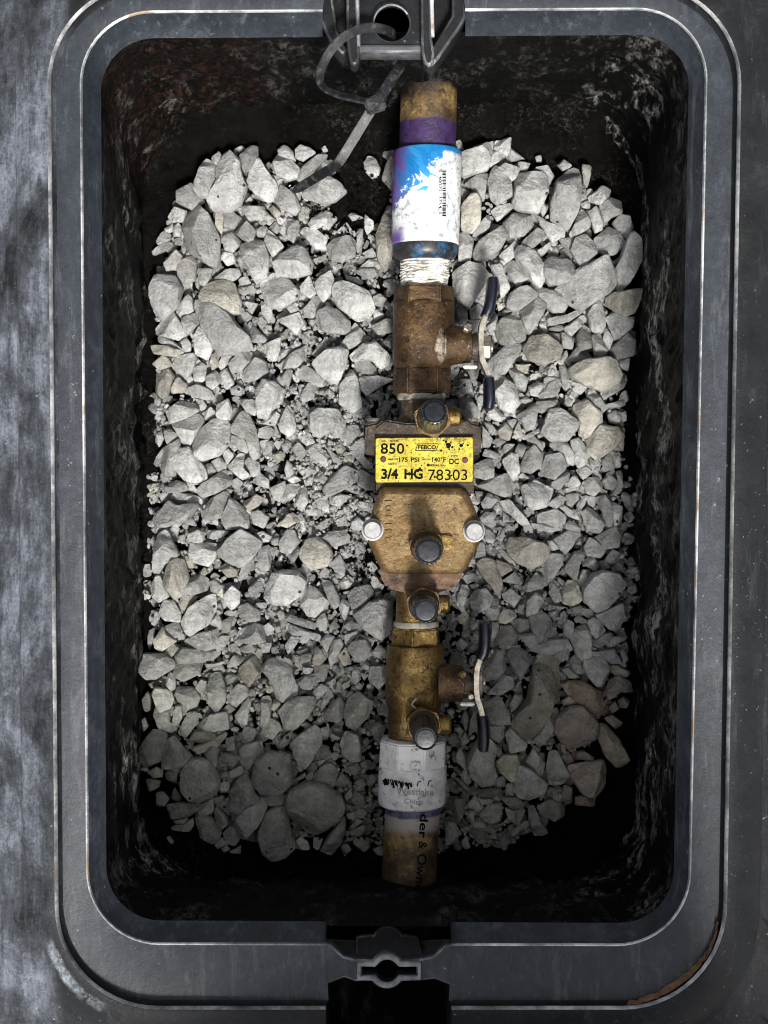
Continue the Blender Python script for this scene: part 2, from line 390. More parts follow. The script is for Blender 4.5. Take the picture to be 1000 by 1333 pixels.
PIPE_T, PIPE_B = m_pipe('yellowed_pvc_inlet', 160, 190), m_pipe('yellowed_pvc_outlet', 1046, 1060)

# ------------------------------------------------------------------ ground outside the box

# ------------------------------------------------------------------ the box: lofted rounded rectangles
NOTCH_B, NOTCH_T = (424, 588), (420, 606)
def loop(TL, TR, BR, BL, r, z, na=14, off=0):
    """closed outline in photo pixels -> world points at height z; same point count for every loop"""
    cs = [Vector((TL[0]-off, TL[1]-off)), Vector((TR[0]+off, TR[1]-off)), Vector((BR[0]+off, BR[1]+off)), Vector((BL[0]-off, BL[1]+off))]
    r = r+off; pts = []; keys = []
    for i in range(4):
        c, pv, nx = cs[i], cs[i-1], cs[(i+1) % 4]
        d1, d2 = (pv-c).normalized(), (nx-c).normalized()
        for k in range(na+1):
            a = math.pi/2*k/na
            pts.append(c + d1*r*(1-math.sin(a)) + d2*r*(1-math.cos(a)))
        e0 = c+d2*r; e1 = nx + (c-nx).normalized()*r
        xs = []
        if i == 0: xs = [NOTCH_T[0], NOTCH_T[1]]
        if i == 2: xs = [NOTCH_B[1], NOTCH_B[0]]
        if xs:
            ts = []
            a = (xs[0]-e0.x)/(e1.x-e0.x); b = (xs[1]-e0.x)/(e1.x-e0.x)
            for t in [a*.5, a, (a+b)/2, b, (1+b)/2]: ts.append(t)
        else: ts = [j/9 for j in range(1, 9)]
        for t in ts: pts.append(e0.lerp(e1, t))
    return [P(p.x, p.y, z) for p in pts], pts
LA = ((64, -20), (964, -20), (941, 1311), (76, 1311), 130)
LB = ((106, 17), (920, 12), (895, 1229), (116, 1227), 92)
LC = ((131, 50), (898, 45), (876, 1202), (139, 1198), 70)
vb = empty('valve_box')
tag(vb, 'black plastic valve box frame with sky sheen painted on left flange, open to gravel below', 'valve box')
def drop(pts, z, dx=0.0):
    c = sum(pts, Vector((0, 0, 0)))/len(pts)
    return [Vector((p.x-math.copysign(dx, p.x-c.x)*min(1, abs(p.x-c.x)/.03), p.y-math.copysign(dx, p.y-c.y)*min(1, abs(p.y-c.y)/.03), z)) for p in pts]
def band(name, loops, mats, fm, skip=None):
    """loft strip by strip; skip = list of (which side, lo, hi) removed"""
    px = loops[0][1]; n = len(px)
    mb_v = []; faces = []; fmat = []
    for L in loops: mb_v += L[0]
    na = 15
    def gone(j):
        k = (j+1) % n
        for side, lo, hi in (skip or []):
            mx = (loops[-1][1][j].x+loops[-1][1][k].x)/2; my = loops[-1][1][j].y
            straight = abs(loops[-1][1][j].y-loops[-1][1][k].y) < 6
            if straight and lo < mx < hi and ((side == 'b') == (my > 600)): return True
        return False
    for i in range(len(loops)-1):
        for j in range(n):
            if gone(j): continue
            k = (j+1) % n
            faces.append((i*n+j, i*n+k, (i+1)*n+k, (i+1)*n+j)); fmat.append(fm[i])
    o = obj(name, mb_v, faces, None, vb, True, mats, fmat)
    bm = bmesh.new(); bm.from_mesh(o.data)
    bmesh.ops.reverse_faces(bm, faces=bm.faces) if sum(f.normal.z for f in bm.faces) < 0 else None
    bm.to_mesh(o.data); bm.free()
    return finish(o, 40)
A = lambda off, z: loop(*LA, z, off=off)
OUT = lambda off, z: loop((-36, -120), (1090, -120), (1075, 1445), (-38, 1430), 215, z, off=off)
def ground():
    inner = OUT(-3, -.033)[0]; n = len(inner); mb = MB()
    c = sum(inner, Vector((0, 0, 0)))/n
    def out(k, z): return [Vector((c.x+(p.x-c.x)*k, c.y+(p.y-c.y)*k, z)) for p in inner]
    mb.rings([inner, out(1.5, -.030), out(6, -.03), out(300, -.03)], cap=False)
    o = mb.build('ground', GROUND); tag(o, kind='structure')
ground()
OUT = lambda off, z: loop((-36, -120), (1090, -120), (1075, 1445), (-38, 1430), 215, z, off=off)
fl = [OUT(1, -.034), OUT(0, -.016), OUT(-5, -.0125), A(52, -.0065), A(46, -.006), A(43, -.0035), A(22, -.0006), A(9, .0012), A(3.5, .0010), A(0, -.0004), A(-1.5, -.0022)]
base = A(-1.5, -.0022)
fl += [(drop(base[0], -.0045, .0004), base[1]), (drop(base[0], -.0056, .0012), base[1])]
band('flange', fl, [PLAS, WORN_GLINT], [0, 0, 0, 0, 0, 0, 0, 0, 1, 1, 0, 0], [('b', *NOTCH_B)])
B0 = loop(*LB, -.0056, off=3.0); B1 = loop(*LB, -.0058, off=1.2); B2 = loop(*LB, -.0071, off=-.6)
outer = (drop(base[0], -.0056, .0012), base[1])
band('lid_ledge', [outer, B0, B1], [LEDGE, WORN_GLINT], [0, 1], [('b', *NOTCH_B), ('t', *NOTCH_T)])
C0 = loop(*LC, -.0165); C1 = loop(*LC, -.0180, off=.8); C2 = loop(*LC, -.0195, off=6)
lip = [B1, B2, C0, C1, C2]
band('inner_lip', lip, [LEDGE, WORN_GLINT], [1, 0, 0, 0], [('b', *NOTCH_B), ('t', *NOTCH_T)])
def resample(pts, n):
    d = [0.0]; N = len(pts)
    for i in range(N): d.append(d[-1]+(pts[(i+1) % N]-pts[i]).length)
    out = []; k = 0
    for i in range(n):
        t = d[-1]*i/n
        while d[k+1] < t: k += 1
        out.append(pts[k].lerp(pts[(k+1) % N], (t-d[k])/max(d[k+1]-d[k], 1e-9)))
    return out
def box_wall():
    """side wall below the lip: pushed in by the ground outside, caked with dirt"""
    n, rows = 420, 46
    top = resample(C2[0], n); bot = resample(loop((187, 146), (832, 146), (830, 1150), (180, 1150), 115, -.139)[0], n)
    c = sum(top, Vector((0, 0, 0)))/n; rings = []
    for r in range(rows+1):
        t = r/rows; ring = []
        for a, b in zip(top, bot):
            p = a.lerp(b, t**2.8); p.z = a.z+(b.z-a.z)*t
            e = min(1, t*6)
            d = (mnoise.fractal(p*38, .9, 2.0, 5)*.0035+max(0, mnoise.fractal(p*110+Vector((5, 2, 1)), .8, 2, 3))*.0035)*e
            q = Vector((c.x-p.x, c.y-p.y, 0)).normalized(); ring.append(p+q*(d+.001*e))
        rings.append(ring)
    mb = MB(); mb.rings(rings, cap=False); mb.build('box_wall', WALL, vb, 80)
box_wall()
# ends of the cut-outs (thickness of frame at the notches)
def wallstrip(name, pxs, z0, z1, mat):
    mb = MB()
    a = [P(x, y, z0) for x, y in pxs]; b = [Vector((p.x, p.y, z1)) for p in a]
    mb.rings([a, b], cap=False, closed=False); return mb.build(name, mat, vb)
# bottom keyhole bridge, recess and tab
def arc(cx, cy, r, a0, a1, n=14):
    return [(cx+r*math.cos(math.radians(a0+(a1-a0)*i/n)), cy+r*math.sin(math.radians(a0+(a1-a0)*i/n))) for i in range(n+1)]
KX, KY = 504, 1264
ZL = -.0056
keyhole = arc(KX, KY, 15, 200, 340) + [(KX+38, KY-5), (KX+38, KY+5)] + arc(KX, KY, 15, 20, 160) + [(KX-33, KY+5), (KX-33, KY-5)]
bridge = [(420, 1226), (432, 1231), (447, 1245), (462, 1249)] + arc(KX, KY, 24, 215, 325) + [(546, 1249), (564, 1245), (578, 1232), (592, 1228), (592, 1286), (584, 1282), (566, 1275), (548, 1277)] + arc(KX, KY, 24, 35, 145) + [(462, 1278), (448, 1273), (428, 1281), (420, 1286)]
plate('lock_bridge', bridge, [keyhole], ZL-.0003, .007, LEDGE, vb, .0009)
def tube_path(pts, r, mat, name, parent, n=8, closed=True):
    mb = MB(); N = len(pts); rings = []
    for i, p in enumerate(pts):
        a = pts[i-1] if (closed or i) else p; b = pts[(i+1) % N] if (closed or i < N-1) else p
        t = (b-a).normalized(); s = t.cross(Vector((0, 0, 1))).normalized(); u = s.cross(t)
        rings.append([p + s*math.cos(2*math.pi*k/n)*r + u*math.sin(2*math.pi*k/n)*r for k in range(n)])
    if closed: rings.append(rings[0])
    mb.rings(rings, cap=not closed); return mb.build(name, mat, parent, 60)
kr = arc(KX, KY, 18.5, 209, 331) + [(KX+42, KY-9), (KX+42, KY+9)] + arc(KX, KY, 18.5, 29, 151) + [(KX-37, KY+9), (KX-37, KY-9)]
tube_path([P(x, y, ZL+.001) for x, y in kr], .0013, m_plain('scuffed_grey_plastic', (.20, .205, .21), .5, 0, .6, 200), 'keyhole_boss', vb)
plate('lock_tab', [(463, 1248), (463, 1219), (484, 1216)] + arc(KX+1, 1226, 21, 205, 335) + [(528, 1216), (545, 1219), (552, 1248)], [], -.034, .006, PLAS, vb, .001)
plate('tab_shelf', [(420, 1250), (420, 1222), (462, 1224), (552, 1224), (592, 1222), (592, 1250)], [], -.041, .004, PLAS, vb, .0006)
for x0 in (424, 588):
    mb = MB()
    a = [P(x0, 1284, -.0060), P(x0, 1306, -.0060), P(x0, 1311, -.0015), P(x0, 1420, -.003)]
    mb.rings([a, [Vector((p.x, p.y, -.06)) for p in a]], cap=False, closed=False); mb.build('recess_cheek', PLAS, vb)
plate('lock_recess', [(410, 1240), (602, 1240), (602, 1440), (410, 1440)], [], -.062, .003, WALL, vb)
for xs in ((424, 1201, 424, 1228), (588, 1203, 588, 1229)):
    wallstrip('notch_edge', [(xs[0], xs[1]-6), (xs[2], xs[3])], -.0068, -.030, PLAS)
# top bracket
plate('hasp_plate', [(455, -40), (554, -40), (554, 60), (455, 60)], [arc(510, 30, 23, 0, 350, 35)], -.012, .004, PLAS, vb, .0007)
plate('hasp_front_bar', [(457, 57), (553, 57), (553, 69), (457, 69)], [], -.0105, .012, m_plain('scuffed_dark_plastic', (.075, .078, .083), .45, 0, .6, 180), vb, .0014)
for nm, pts, zt, th in (('hasp_rib', [(450, -40), (464, -40), (468, 55), (469, 72), (467, 81), (462, 86), (456, 82), (453, 70), (451, 50)], -.006, .012),
                        ('hasp_rib', [(547, -40), (561, -40), (563, 50), (566, 68), (565, 80), (559, 87), (552, 82), (549, 70), (548, 50)], -.006, .012),
                        ('hasp_gusset', [(588, -40), (607, -40), (607, 22), (598, 38), (570, 78), (562, 86), (556, 80), (560, 66), (588, 20)], -.008, .02),
                        ('hasp_gusset', [(404, -40), (428, -40), (440, 40), (452, 66), (446, 72), (428, 52), (414, 20)], -.012, .02),
                        ('hasp_shelf', [(556, -40), (600, -40), (596, 20), (566, 58), (556, 60)], -.018, .004),
                        ('hasp_shelf', [(410, -40), (458, -40), (458, 60), (440, 44), (418, 20)], -.020, .004)):
    plate(nm, pts, [], zt, th, PLAS, vb, .0012)
tube_path([P(x, y, -.0062) for x, y in arc(510, 30, 23.5, 180, 330, 20)], .0004, WORN_GLINT, 'hole_rim', vb, 6, False)
for (x0, y0, x1, y1) in ((464, -40, 467, 60), (561, -40, 563, 48)):
    tube_path([P(x0, y0, -.0062), P((x0+x1)/2, (y0+y1)/2, -.0062), P(x1, y1, -.0062)], .0009, WORN_GLINT, 'rib_edge', vb, 6, False)
# clay packed along the lower right corner of the seat
def clay():
    pts = []; mb = MB(); rings = []
    c = Vector((941-130, 1311-130)); N = 34
    for i in range(N+1):
        a = math.radians(8+80*i/N); t = i/N
        wdt = (1.6+6.0*math.exp(-((t-.62)/.28)**2)+random.uniform(-1, 1))*(1 if 0 < i < N else .2)
        r1 = 124.5+random.uniform(-.6, .6); r0 = r1-wdt
        row = []
        for k, (f, h) in enumerate(((0, 0), (.25, .6), (.6, 1), (.9, .6), (1, 0))):
            rr = r0+(r1-r0)*f
            q = P(c.x+math.cos(a)*rr, c.y+math.sin(a)*rr, -.0054)
            row.append(q+Vector((0, 0, h*(.002+.0025*(f)) + random.uniform(-.0004, .0004))))
        rings.append(row)
    mb.rings(rings, cap=False, closed=False)
    mb.build('clay_streak', MUD, vb, 60)
clay()

# ------------------------------------------------------------------ soil floor inside the box
ZS = -.130
def soil_z(px, py):
    ex = min(px-165, 850-px); ey = min(py-118, 1140-py)
    f = lambda e, w_: max(0.0, 1-max(e, 0)/w_)
    h = .006*f(ex, 30)**1.5 + (.016*f(py-130, 75)**1.2 if py < 400 else 0) + (.004*f(1140-py, 30) if py > 900 else 0)
    g = math.exp(-((px-462)/45)**2-((py-235)/55)**2)*.003
    return -.137 + h + g
def soil():
    nx, ny = 230, 330; vs = []; fs = []
    for j in range(ny+1):
        for i in range(nx+1):
            px = 128+(885-128)*i/nx; py = 70+(1175-70)*j/ny
            z = soil_z(px, py)
            n_ = mnoise.fractal((px*.03, py*.03, 0), .9, 2.1, 5)*.0022+max(0, mnoise.fractal((px*.11, py*.11, 3), .8, 2.0, 3))*.0028
            q = P(px, py, -.13); vs.append((q.x, q.y, z+n_))
    for j in range(ny):
        for i in range(nx):
            a = j*(nx+1)+i; fs.append((a, a+nx+1, a+nx+2, a+1))
    o = obj('soil', vs, fs, SOIL); tag(o, kind='structure')
soil()

# ------------------------------------------------------------------ stones
STONES = """180 180 .17|440,330 510,165 580,200 597,320 545,440 470,445 430,390;650,150 700,120 785,200 780,250 820,380 780,500 700,550 590,550 540,470 610,350 610,230;300,410 410,350 440,430 500,480 410,545 300,490;565,150 620,110 655,170 620,225 575,200;735,90 780,55 815,80 745,135;860,60 910,65 915,130 860,240 810,250 765,150;880,210 930,165 980,250 1060,350 1060,450 990,475 900,420 840,330;370,600 470,540 540,590 620,760 620,900 590,975 480,900 385,850 350,720;480,540 525,560 530,630 480,610;590,590 625,550 655,620 640,720 590,680;650,565 720,560 800,630 740,690 665,680;800,520 960,530 970,580 850,640;830,640 895,710 870,800 800,770 740,720;650,760 710,725 790,800 720,870 660,850;650,870 730,880 740,950 680,970 640,920;230,600 280,530 370,560 350,640 260,640;270,680 310,650 335,690 320,750 265,745;200,690 265,650 270,700 230,730;140,790 190,715 250,740 240,780 160,815;110,860 200,790 260,800 200,860 120,890;910,700 950,670 990,690 970,750 915,760;200,960 290,860 335,910 290,1000 220,1010;300,960 420,900 445,960 430,1080 350,1110 305,1050;790,830 880,780 960,800 1000,920 980,1060 900,1100 850,1000 800,920;330,800 370,840 365,890 330,860;270,780 320,760 330,790 290,820
180 350 .17|95,150 140,60 280,60 330,150 300,280 200,380 140,360 110,270;475,210 520,130 640,90 730,120 780,250 770,330 700,350 600,290 500,250;440,270 480,245 570,260 700,370 830,520 860,600 730,640 650,650 590,640 520,480;290,320 380,200 415,230 425,320 330,375;335,380 440,340 480,400 380,500 345,460;140,460 200,370 270,340 320,420 360,510 300,540 150,500;430,600 430,520 480,435 520,500 570,600 530,685 440,650;155,515 200,520 300,580 350,640 260,610 160,560;105,585 230,590 340,640 280,670 130,650;115,730 200,660 260,740 170,770;265,750 300,680 430,650 450,690 420,780 350,850;430,760 455,700 520,750 510,840 460,880 425,840;140,800 230,770 280,830 220,970 180,985 135,940;255,920 300,830 370,890 350,945 270,950;545,720 570,660 615,670 610,740 570,780;615,740 650,660 710,620 720,680 650,770;700,720 770,650 860,640 870,700 770,790 715,780;805,800 900,680 980,720 990,790 900,850 840,860;520,830 590,780 650,850 570,920 525,890;625,800 680,765 720,860 670,870;380,920 450,880 540,920 580,990 500,1000 400,960;330,560 370,530 405,580 400,640 350,640;590,70 680,10 760,0 780,50 720,100 600,90;830,460 860,410 980,540 960,560 880,560;820,255 915,270 870,340;780,340 830,330 880,370 820,410;710,920 760,890 815,930 780,970 720,960;770,80 830,55 860,110 790,125;770,150 880,130 890,170 800,200;360,830 400,810 435,870 390,890;460,0 570,0 540,80 500,135 470,100
180 520 .17|220,90 320,15 430,40 460,90 330,160 250,180;270,180 460,115 500,170 440,280 400,345 350,340;425,340 470,240 560,170 650,160 700,210 690,330 620,420 500,460 440,430;250,420 280,390 400,370 520,540 520,600 450,630 360,610 270,510;140,450 200,380 330,310 345,360 250,400 250,470 310,580 210,580;715,220 800,100 850,140 900,240 930,420 880,450 840,400 850,320 720,260;715,275 800,290 850,340 840,410 780,390;600,50 690,0 720,80 690,190 600,130;720,40 800,80 720,170 705,110;455,700 500,640 640,550 710,560 710,650 600,710 500,745;490,860 560,760 660,710 700,740 680,830 590,920 500,900;640,920 710,760 800,820 845,880 840,980 680,990;125,920 150,870 240,780 300,810 440,790 450,820 380,920 230,970 150,975;255,750 290,705 440,740 480,770 390,800 310,805;205,680 290,620 350,640 385,700 300,710 220,715;200,250 230,220 300,270 290,310 220,340;140,270 180,240 195,300 160,360;690,520 770,420 810,430 800,530 850,570 790,610;820,480 850,440 930,490 930,570 880,590;565,480 630,440 680,510 610,550;520,500 560,490 605,550 540,590;645,410 690,380 730,430 680,490;690,340 720,320 765,370 730,400;770,0 880,0 920,60 890,120 830,90;875,630 940,570 1000,610 1000,680;805,790 900,730 960,760 920,810 850,850;870,870 920,850 1000,900 960,980 880,950;360,620 400,620 450,690 440,720 390,690;160,660 200,640 230,720 220,780 180,780;350,950 410,905 445,970;490,110 560,60 590,100 580,150 520,160;930,230 1000,200 1040,250 1000,300 920,290;930,320 1000,310 980,440 940,390;440,0 500,10 530,70 480,85;720,620 760,600 800,640 760,690 720,670
180 690 .17|130,130 150,50 210,10 240,60 310,190 200,260 170,320 115,310;210,300 260,220 340,230 360,280 380,370 340,490 280,520 190,400;95,450 140,345 175,350 200,440 235,500 155,550 110,510;385,180 410,100 600,110 590,210 540,275 420,240;610,170 700,60 790,0 940,90 930,130 860,220 790,280 700,240;350,490 380,380 480,340 540,390 520,460 420,495;335,700 400,590 500,530 580,500 590,600 530,720 400,800 360,760;160,640 200,540 270,540 325,630 320,700 210,690;210,740 300,700 340,770 330,810 250,840;120,850 190,750 215,800 290,850 170,930 130,900;360,850 420,800 620,760 640,800 600,900 560,920 380,890;590,890 620,810 695,820 650,910 610,930;290,960 340,900 500,910 620,940 550,1000 320,1020;190,960 210,910 265,870 310,910 240,990 200,1000;655,500 720,430 780,480 770,560 710,610 660,550;770,590 840,560 930,620 930,690 850,700 780,660;740,850 790,770 890,710 960,740 970,850 900,870;315,560 340,500 450,510 340,640;625,290 680,260 760,310 750,350 690,360;770,380 800,280 890,220 870,300 800,385;540,720 610,640 640,700 635,765;640,700 720,665 700,770 650,790;845,450 900,390 965,400 900,500 860,510;910,220 940,140 1000,120 1040,200 1000,300 950,310;330,210 380,200 440,250 430,290 370,290;380,30 460,0 510,20 490,90 380,100;530,50 540,0 690,0 650,50 580,70;545,400 590,380 640,430 600,490 560,470;770,910 850,870 910,880 890,930 830,940;900,30 960,10 1020,50 1000,90 930,90;690,880 740,865 765,900 720,940;725,950 770,930 800,990 760,1000;80,780 130,755 120,830 90,910 75,860;660,640 700,600 760,660 680,660
170 850 .17|75,60 100,10 230,10 340,60 330,110 200,190 130,200 80,140;340,130 360,80 440,60 550,65 520,160 410,215 350,180;170,310 190,265 310,290 330,360 300,430 230,450 190,380;180,480 200,400 240,440 300,440 300,540 350,570 300,605 220,580;350,300 370,260 490,270 530,340 500,410 420,440 370,370;590,260 610,180 680,160 730,280 720,370 650,450 600,390;740,330 820,240 890,250 910,310 810,415 750,370;830,190 840,110 920,40 1000,20 1010,130 910,250 840,230;515,580 560,510 620,470 740,450 750,580 560,600;370,590 440,460 530,470 500,540 430,640 370,620;330,450 350,400 395,400 395,490 360,560 325,540;50,770 100,690 170,600 270,630 270,680 220,830 120,870 60,830;235,770 270,680 340,645 390,710 470,800 470,870 370,910 250,870;460,640 500,590 650,600 640,660 560,690 460,680;470,720 560,690 720,610 730,640 660,720 530,765;670,820 720,770 810,780 840,800 790,860 700,870;800,480 900,350 920,380 890,540 850,550;860,600 890,560 960,590 940,660 870,690;270,240 300,145 345,180 345,270 310,285;85,370 130,300 155,330 150,430 110,450;500,260 540,200 590,220 560,320 510,310;720,200 760,145 815,180 760,255;570,760 630,710 680,740 660,850 640,900;730,660 790,640 800,740 740,750;835,740 880,700 1000,680 1010,760 900,890 850,840;740,920 840,860 880,910 780,975 740,970;270,920 300,890 360,910 350,1000 270,970;130,920 180,880 240,900 230,950 160,950;65,890 120,860 135,910;85,520 110,500 135,560 100,600;715,430 750,390 800,430 760,460;740,110 790,20 870,40 830,90 770,110;630,120 700,85 720,140 690,160;580,90 720,65 700,90 610,110
180 980 .17|330,200 360,110 430,50 520,60 600,160 620,250 580,330 480,370 390,350 330,280;225,400 330,380 460,390 450,440 380,490 260,500;440,500 510,475 590,520 640,570 610,680 570,695 480,640;710,300 760,220 820,180 870,230 890,310 930,350 800,430 730,520 700,400;720,600 760,490 880,370 940,360 980,420 920,550 830,640 740,650;60,210 100,200 165,220 150,260 90,290;140,310 190,300 235,350 200,405 145,410;215,180 220,125 300,150 290,240;250,340 280,270 330,340 300,370;480,400 570,350 580,440 520,480 440,480;585,480 600,420 680,490 690,540 640,580 600,530;650,620 710,560 780,650 740,710 690,690;270,520 380,505 340,545 290,545;255,570 380,550 410,510 420,560 390,600 280,595;590,700 640,650 690,690 610,730;635,740 680,710 700,740 660,760;700,760 785,715 780,770;580,380 630,325 660,340 610,410;215,650 245,640 270,680 260,700;625,250 650,220 700,240 690,300 630,310;620,400 690,340 700,480;80,150 140,110 185,130 180,190 120,190
170 800 .34|470,620 480,560 530,530 610,540 615,640 570,690 500,690 475,650;490,840 520,760 560,735 600,740 605,810 628,885 590,930 540,935 505,900
180 480 .34|450,90 480,45 520,55 560,90 545,130 510,160 495,190 460,180
340 180 .17|95,200 130,125 190,160 220,160 290,230 270,300 210,315 120,280;130,90 180,50 240,100 260,170 190,155 140,125;265,90 300,55 360,70 410,110 320,170 270,150;280,290 330,210 470,110 500,150 440,210 300,320;325,410 440,300 500,290 600,350 640,410 560,480 480,495 360,460;110,480 150,360 260,440 300,530 260,580 150,530;790,190 820,140 870,150 910,230 900,280 850,300 800,250;930,300 960,200 1000,140 1030,200 1020,400;365,650 400,610 480,555 540,580 500,650 400,700;470,690 500,650 560,600 580,620 520,700;300,720 340,690 420,700 500,770 490,850 420,840;510,830 560,770 680,750 720,800 710,900 620,940 540,920;25,800 60,710 120,760 170,830 100,920;95,950 160,890 270,830 330,850 390,960 380,1030 250,1060 130,1060;200,620 290,640 290,700 250,795 200,760;290,580 330,550 370,610 340,660;65,545 100,515 150,570 130,620;0,620 40,570 100,620 60,660;60,690 110,640 145,690 120,730;145,720 180,630 200,690 180,750;580,720 650,650 690,710 640,750;790,590 860,640 860,690 810,730 790,680;880,750 940,600 1000,560 1020,700 1000,900 950,1000 890,900;670,590 700,570 780,610 700,630;0,680 50,690 10,760;730,700 780,700 770,870 730,870;750,1000 830,930 890,920 910,990 800,1050;460,70 490,60 510,95 480,110;480,260 560,210 570,260 540,285;400,930 500,890 490,930 430,960;780,880 850,840 880,900 800,920
340 350 .17|0,120 90,40 200,80 290,170 280,220 190,270 130,300 40,260;550,190 570,120 630,100 740,140 820,180 860,290 820,360 730,390 600,290;425,400 440,330 510,290 580,310 670,400 680,460 640,495 520,490 450,450;415,110 450,70 530,20 555,80 540,170 480,245 430,180;300,140 370,60 420,180 380,220 310,180;320,310 420,210 475,260 400,370 340,360;130,390 290,340 320,410 270,500 220,450;10,590 150,530 140,620 110,700 60,700;400,720 500,620 600,600 660,630 640,740 590,870 530,860 440,790;690,660 780,580 880,560 980,660 980,720 910,760 860,700 780,680 720,710;715,730 790,670 880,760 880,810 780,800;600,900 690,785 740,850 770,1050 700,1090 600,1030;760,830 890,820 1000,850 900,900 810,965 770,920;140,740 240,650 340,590 340,680 280,750 160,760;395,650 500,520 520,570 430,670;270,790 330,740 430,790 520,870 440,900 290,830;310,960 360,880 430,890 400,990 320,1020;610,590 720,420 780,490 760,560 680,610;0,250 70,280 90,370 60,410 10,340;850,220 910,190 960,230 920,280 860,270;850,440 960,380 1010,400 1000,480 900,500;160,820 210,760 240,790 210,900 170,870;110,860 140,820 190,860 170,900;120,680 160,610 230,620 190,670 120,700;250,570 280,530 300,590 260,610;310,500 360,510 360,600 320,570;480,950 520,920 560,950 520,1000;730,30 760,0 880,0 900,40 830,80;650,50 780,90 760,120 660,90;940,100 1000,80 1040,150 1000,190;50,830 90,720 100,780 70,850;860,330 920,300 940,360 870,400;190,280 260,270 290,320 230,340;900,560 990,550 1000,610 950,600;830,980 900,930 950,960 920,1010
340 520 .17|375,110 440,70 580,80 635,180 600,270 520,240 450,290 380,230;135,190 200,50 250,110 265,230 210,280 150,240;480,680 540,590 640,510 740,560 700,640 600,700 510,740;350,360 440,340 510,420 560,490 480,510 390,450;270,290 370,255 410,330 350,350;590,270 660,200 740,200 760,250 700,310 640,350;750,640 760,540 870,600 870,690 800,690;680,380 790,300 790,440 850,470 850,550 740,450;525,770 600,720 670,740 600,820 540,800;265,800 290,660 350,690 360,780 310,855;410,760 460,720 520,780 520,860 440,830;375,740 400,650 460,650 460,700 400,755;330,840 370,810 430,820 420,890 350,880;135,960 200,880 240,870 300,920 200,980;420,990 460,940 550,910 520,980 450,1010;180,740 200,650 280,650 260,740 210,760;100,420 150,395 180,430 120,490;100,340 130,300 165,330 130,385;160,380 180,310 235,340 200,410;240,380 290,330 350,400 300,465;180,540 200,470 240,510 260,570 200,600;70,680 180,630 190,680 140,780 100,760;330,540 390,500 420,560 370,600;410,600 460,550 510,610 480,650;200,610 260,580 300,620 240,640;275,490 370,460 370,500 300,515;255,510 280,510 340,580 320,590;550,340 600,310 660,400 600,430;500,360 620,470 560,480;60,250 110,200 150,270 100,300;0,180 100,90 140,130 100,200 40,190;640,90 780,60 830,110 720,130;630,140 710,120 740,180 640,170;330,620 380,600 390,650 340,660;610,850 650,840 690,900 640,920;750,780 830,790 800,830 760,820;570,920 650,890 660,960 590,970;690,940 740,900 800,950 760,1000 700,1000;740,850 790,840 790,900 750,900;0,330 90,320 80,390 20,430;525,250 560,250 540,320;640,820 700,790 750,840 690,860
340 690 .17|30,480 90,340 170,310 270,320 340,390 320,480 200,570 90,570 40,530;300,510 370,430 420,450 520,560 410,665 360,650 310,570;470,390 540,400 600,500 600,570 560,600 520,540 500,470;300,170 350,80 440,65 520,130 545,200 500,270 390,300 310,220;135,90 200,0 260,10 295,90 210,190 150,160;195,200 290,125 290,190 240,260 210,250;470,60 520,10 640,0 700,90 560,125;665,490 720,440 820,420 860,480 780,570 700,600;715,660 830,560 920,540 1000,560 990,780 900,830 800,750;525,260 600,195 650,270 630,350 570,310;440,350 480,285 530,310 490,385;190,690 230,650 330,680 415,720 400,760 280,720;205,760 200,720 330,760 450,800 440,850 330,800 250,800;425,690 480,640 510,690 500,760 450,770;185,880 230,815 290,830 250,900 210,945;300,820 350,790 380,830 340,865 305,860;665,910 700,860 800,840 840,900 800,990 740,1010;520,950 550,850 610,840 630,880 560,1010 530,1050;400,990 410,900 450,920 500,980 450,1030 400,1030;455,850 500,800 560,820 500,930;640,800 740,770 650,900 640,860;620,390 660,350 710,390 650,450;600,600 620,530 680,560 640,690;630,730 680,695 740,730 670,770;520,360 560,350 600,420 560,410;830,370 870,340 930,440 860,460;560,180 640,150 700,190 650,215;270,300 330,285 400,320 340,340;270,930 360,900 370,940 290,960;300,960 390,940 380,1000 310,1020;520,740 560,690 600,740 550,770;20,740 60,710 100,760 50,810;100,750 140,735 150,780 115,790;80,900 130,880 150,930 80,950;0,870 80,860 60,930 0,940;845,950 900,880 960,920 940,990;860,480 920,470 880,510;120,630 150,615 190,650 150,700;590,960 650,900 680,1000 620,1010;760,800 870,830 850,890 800,840;800,260 850,240 890,290 850,325
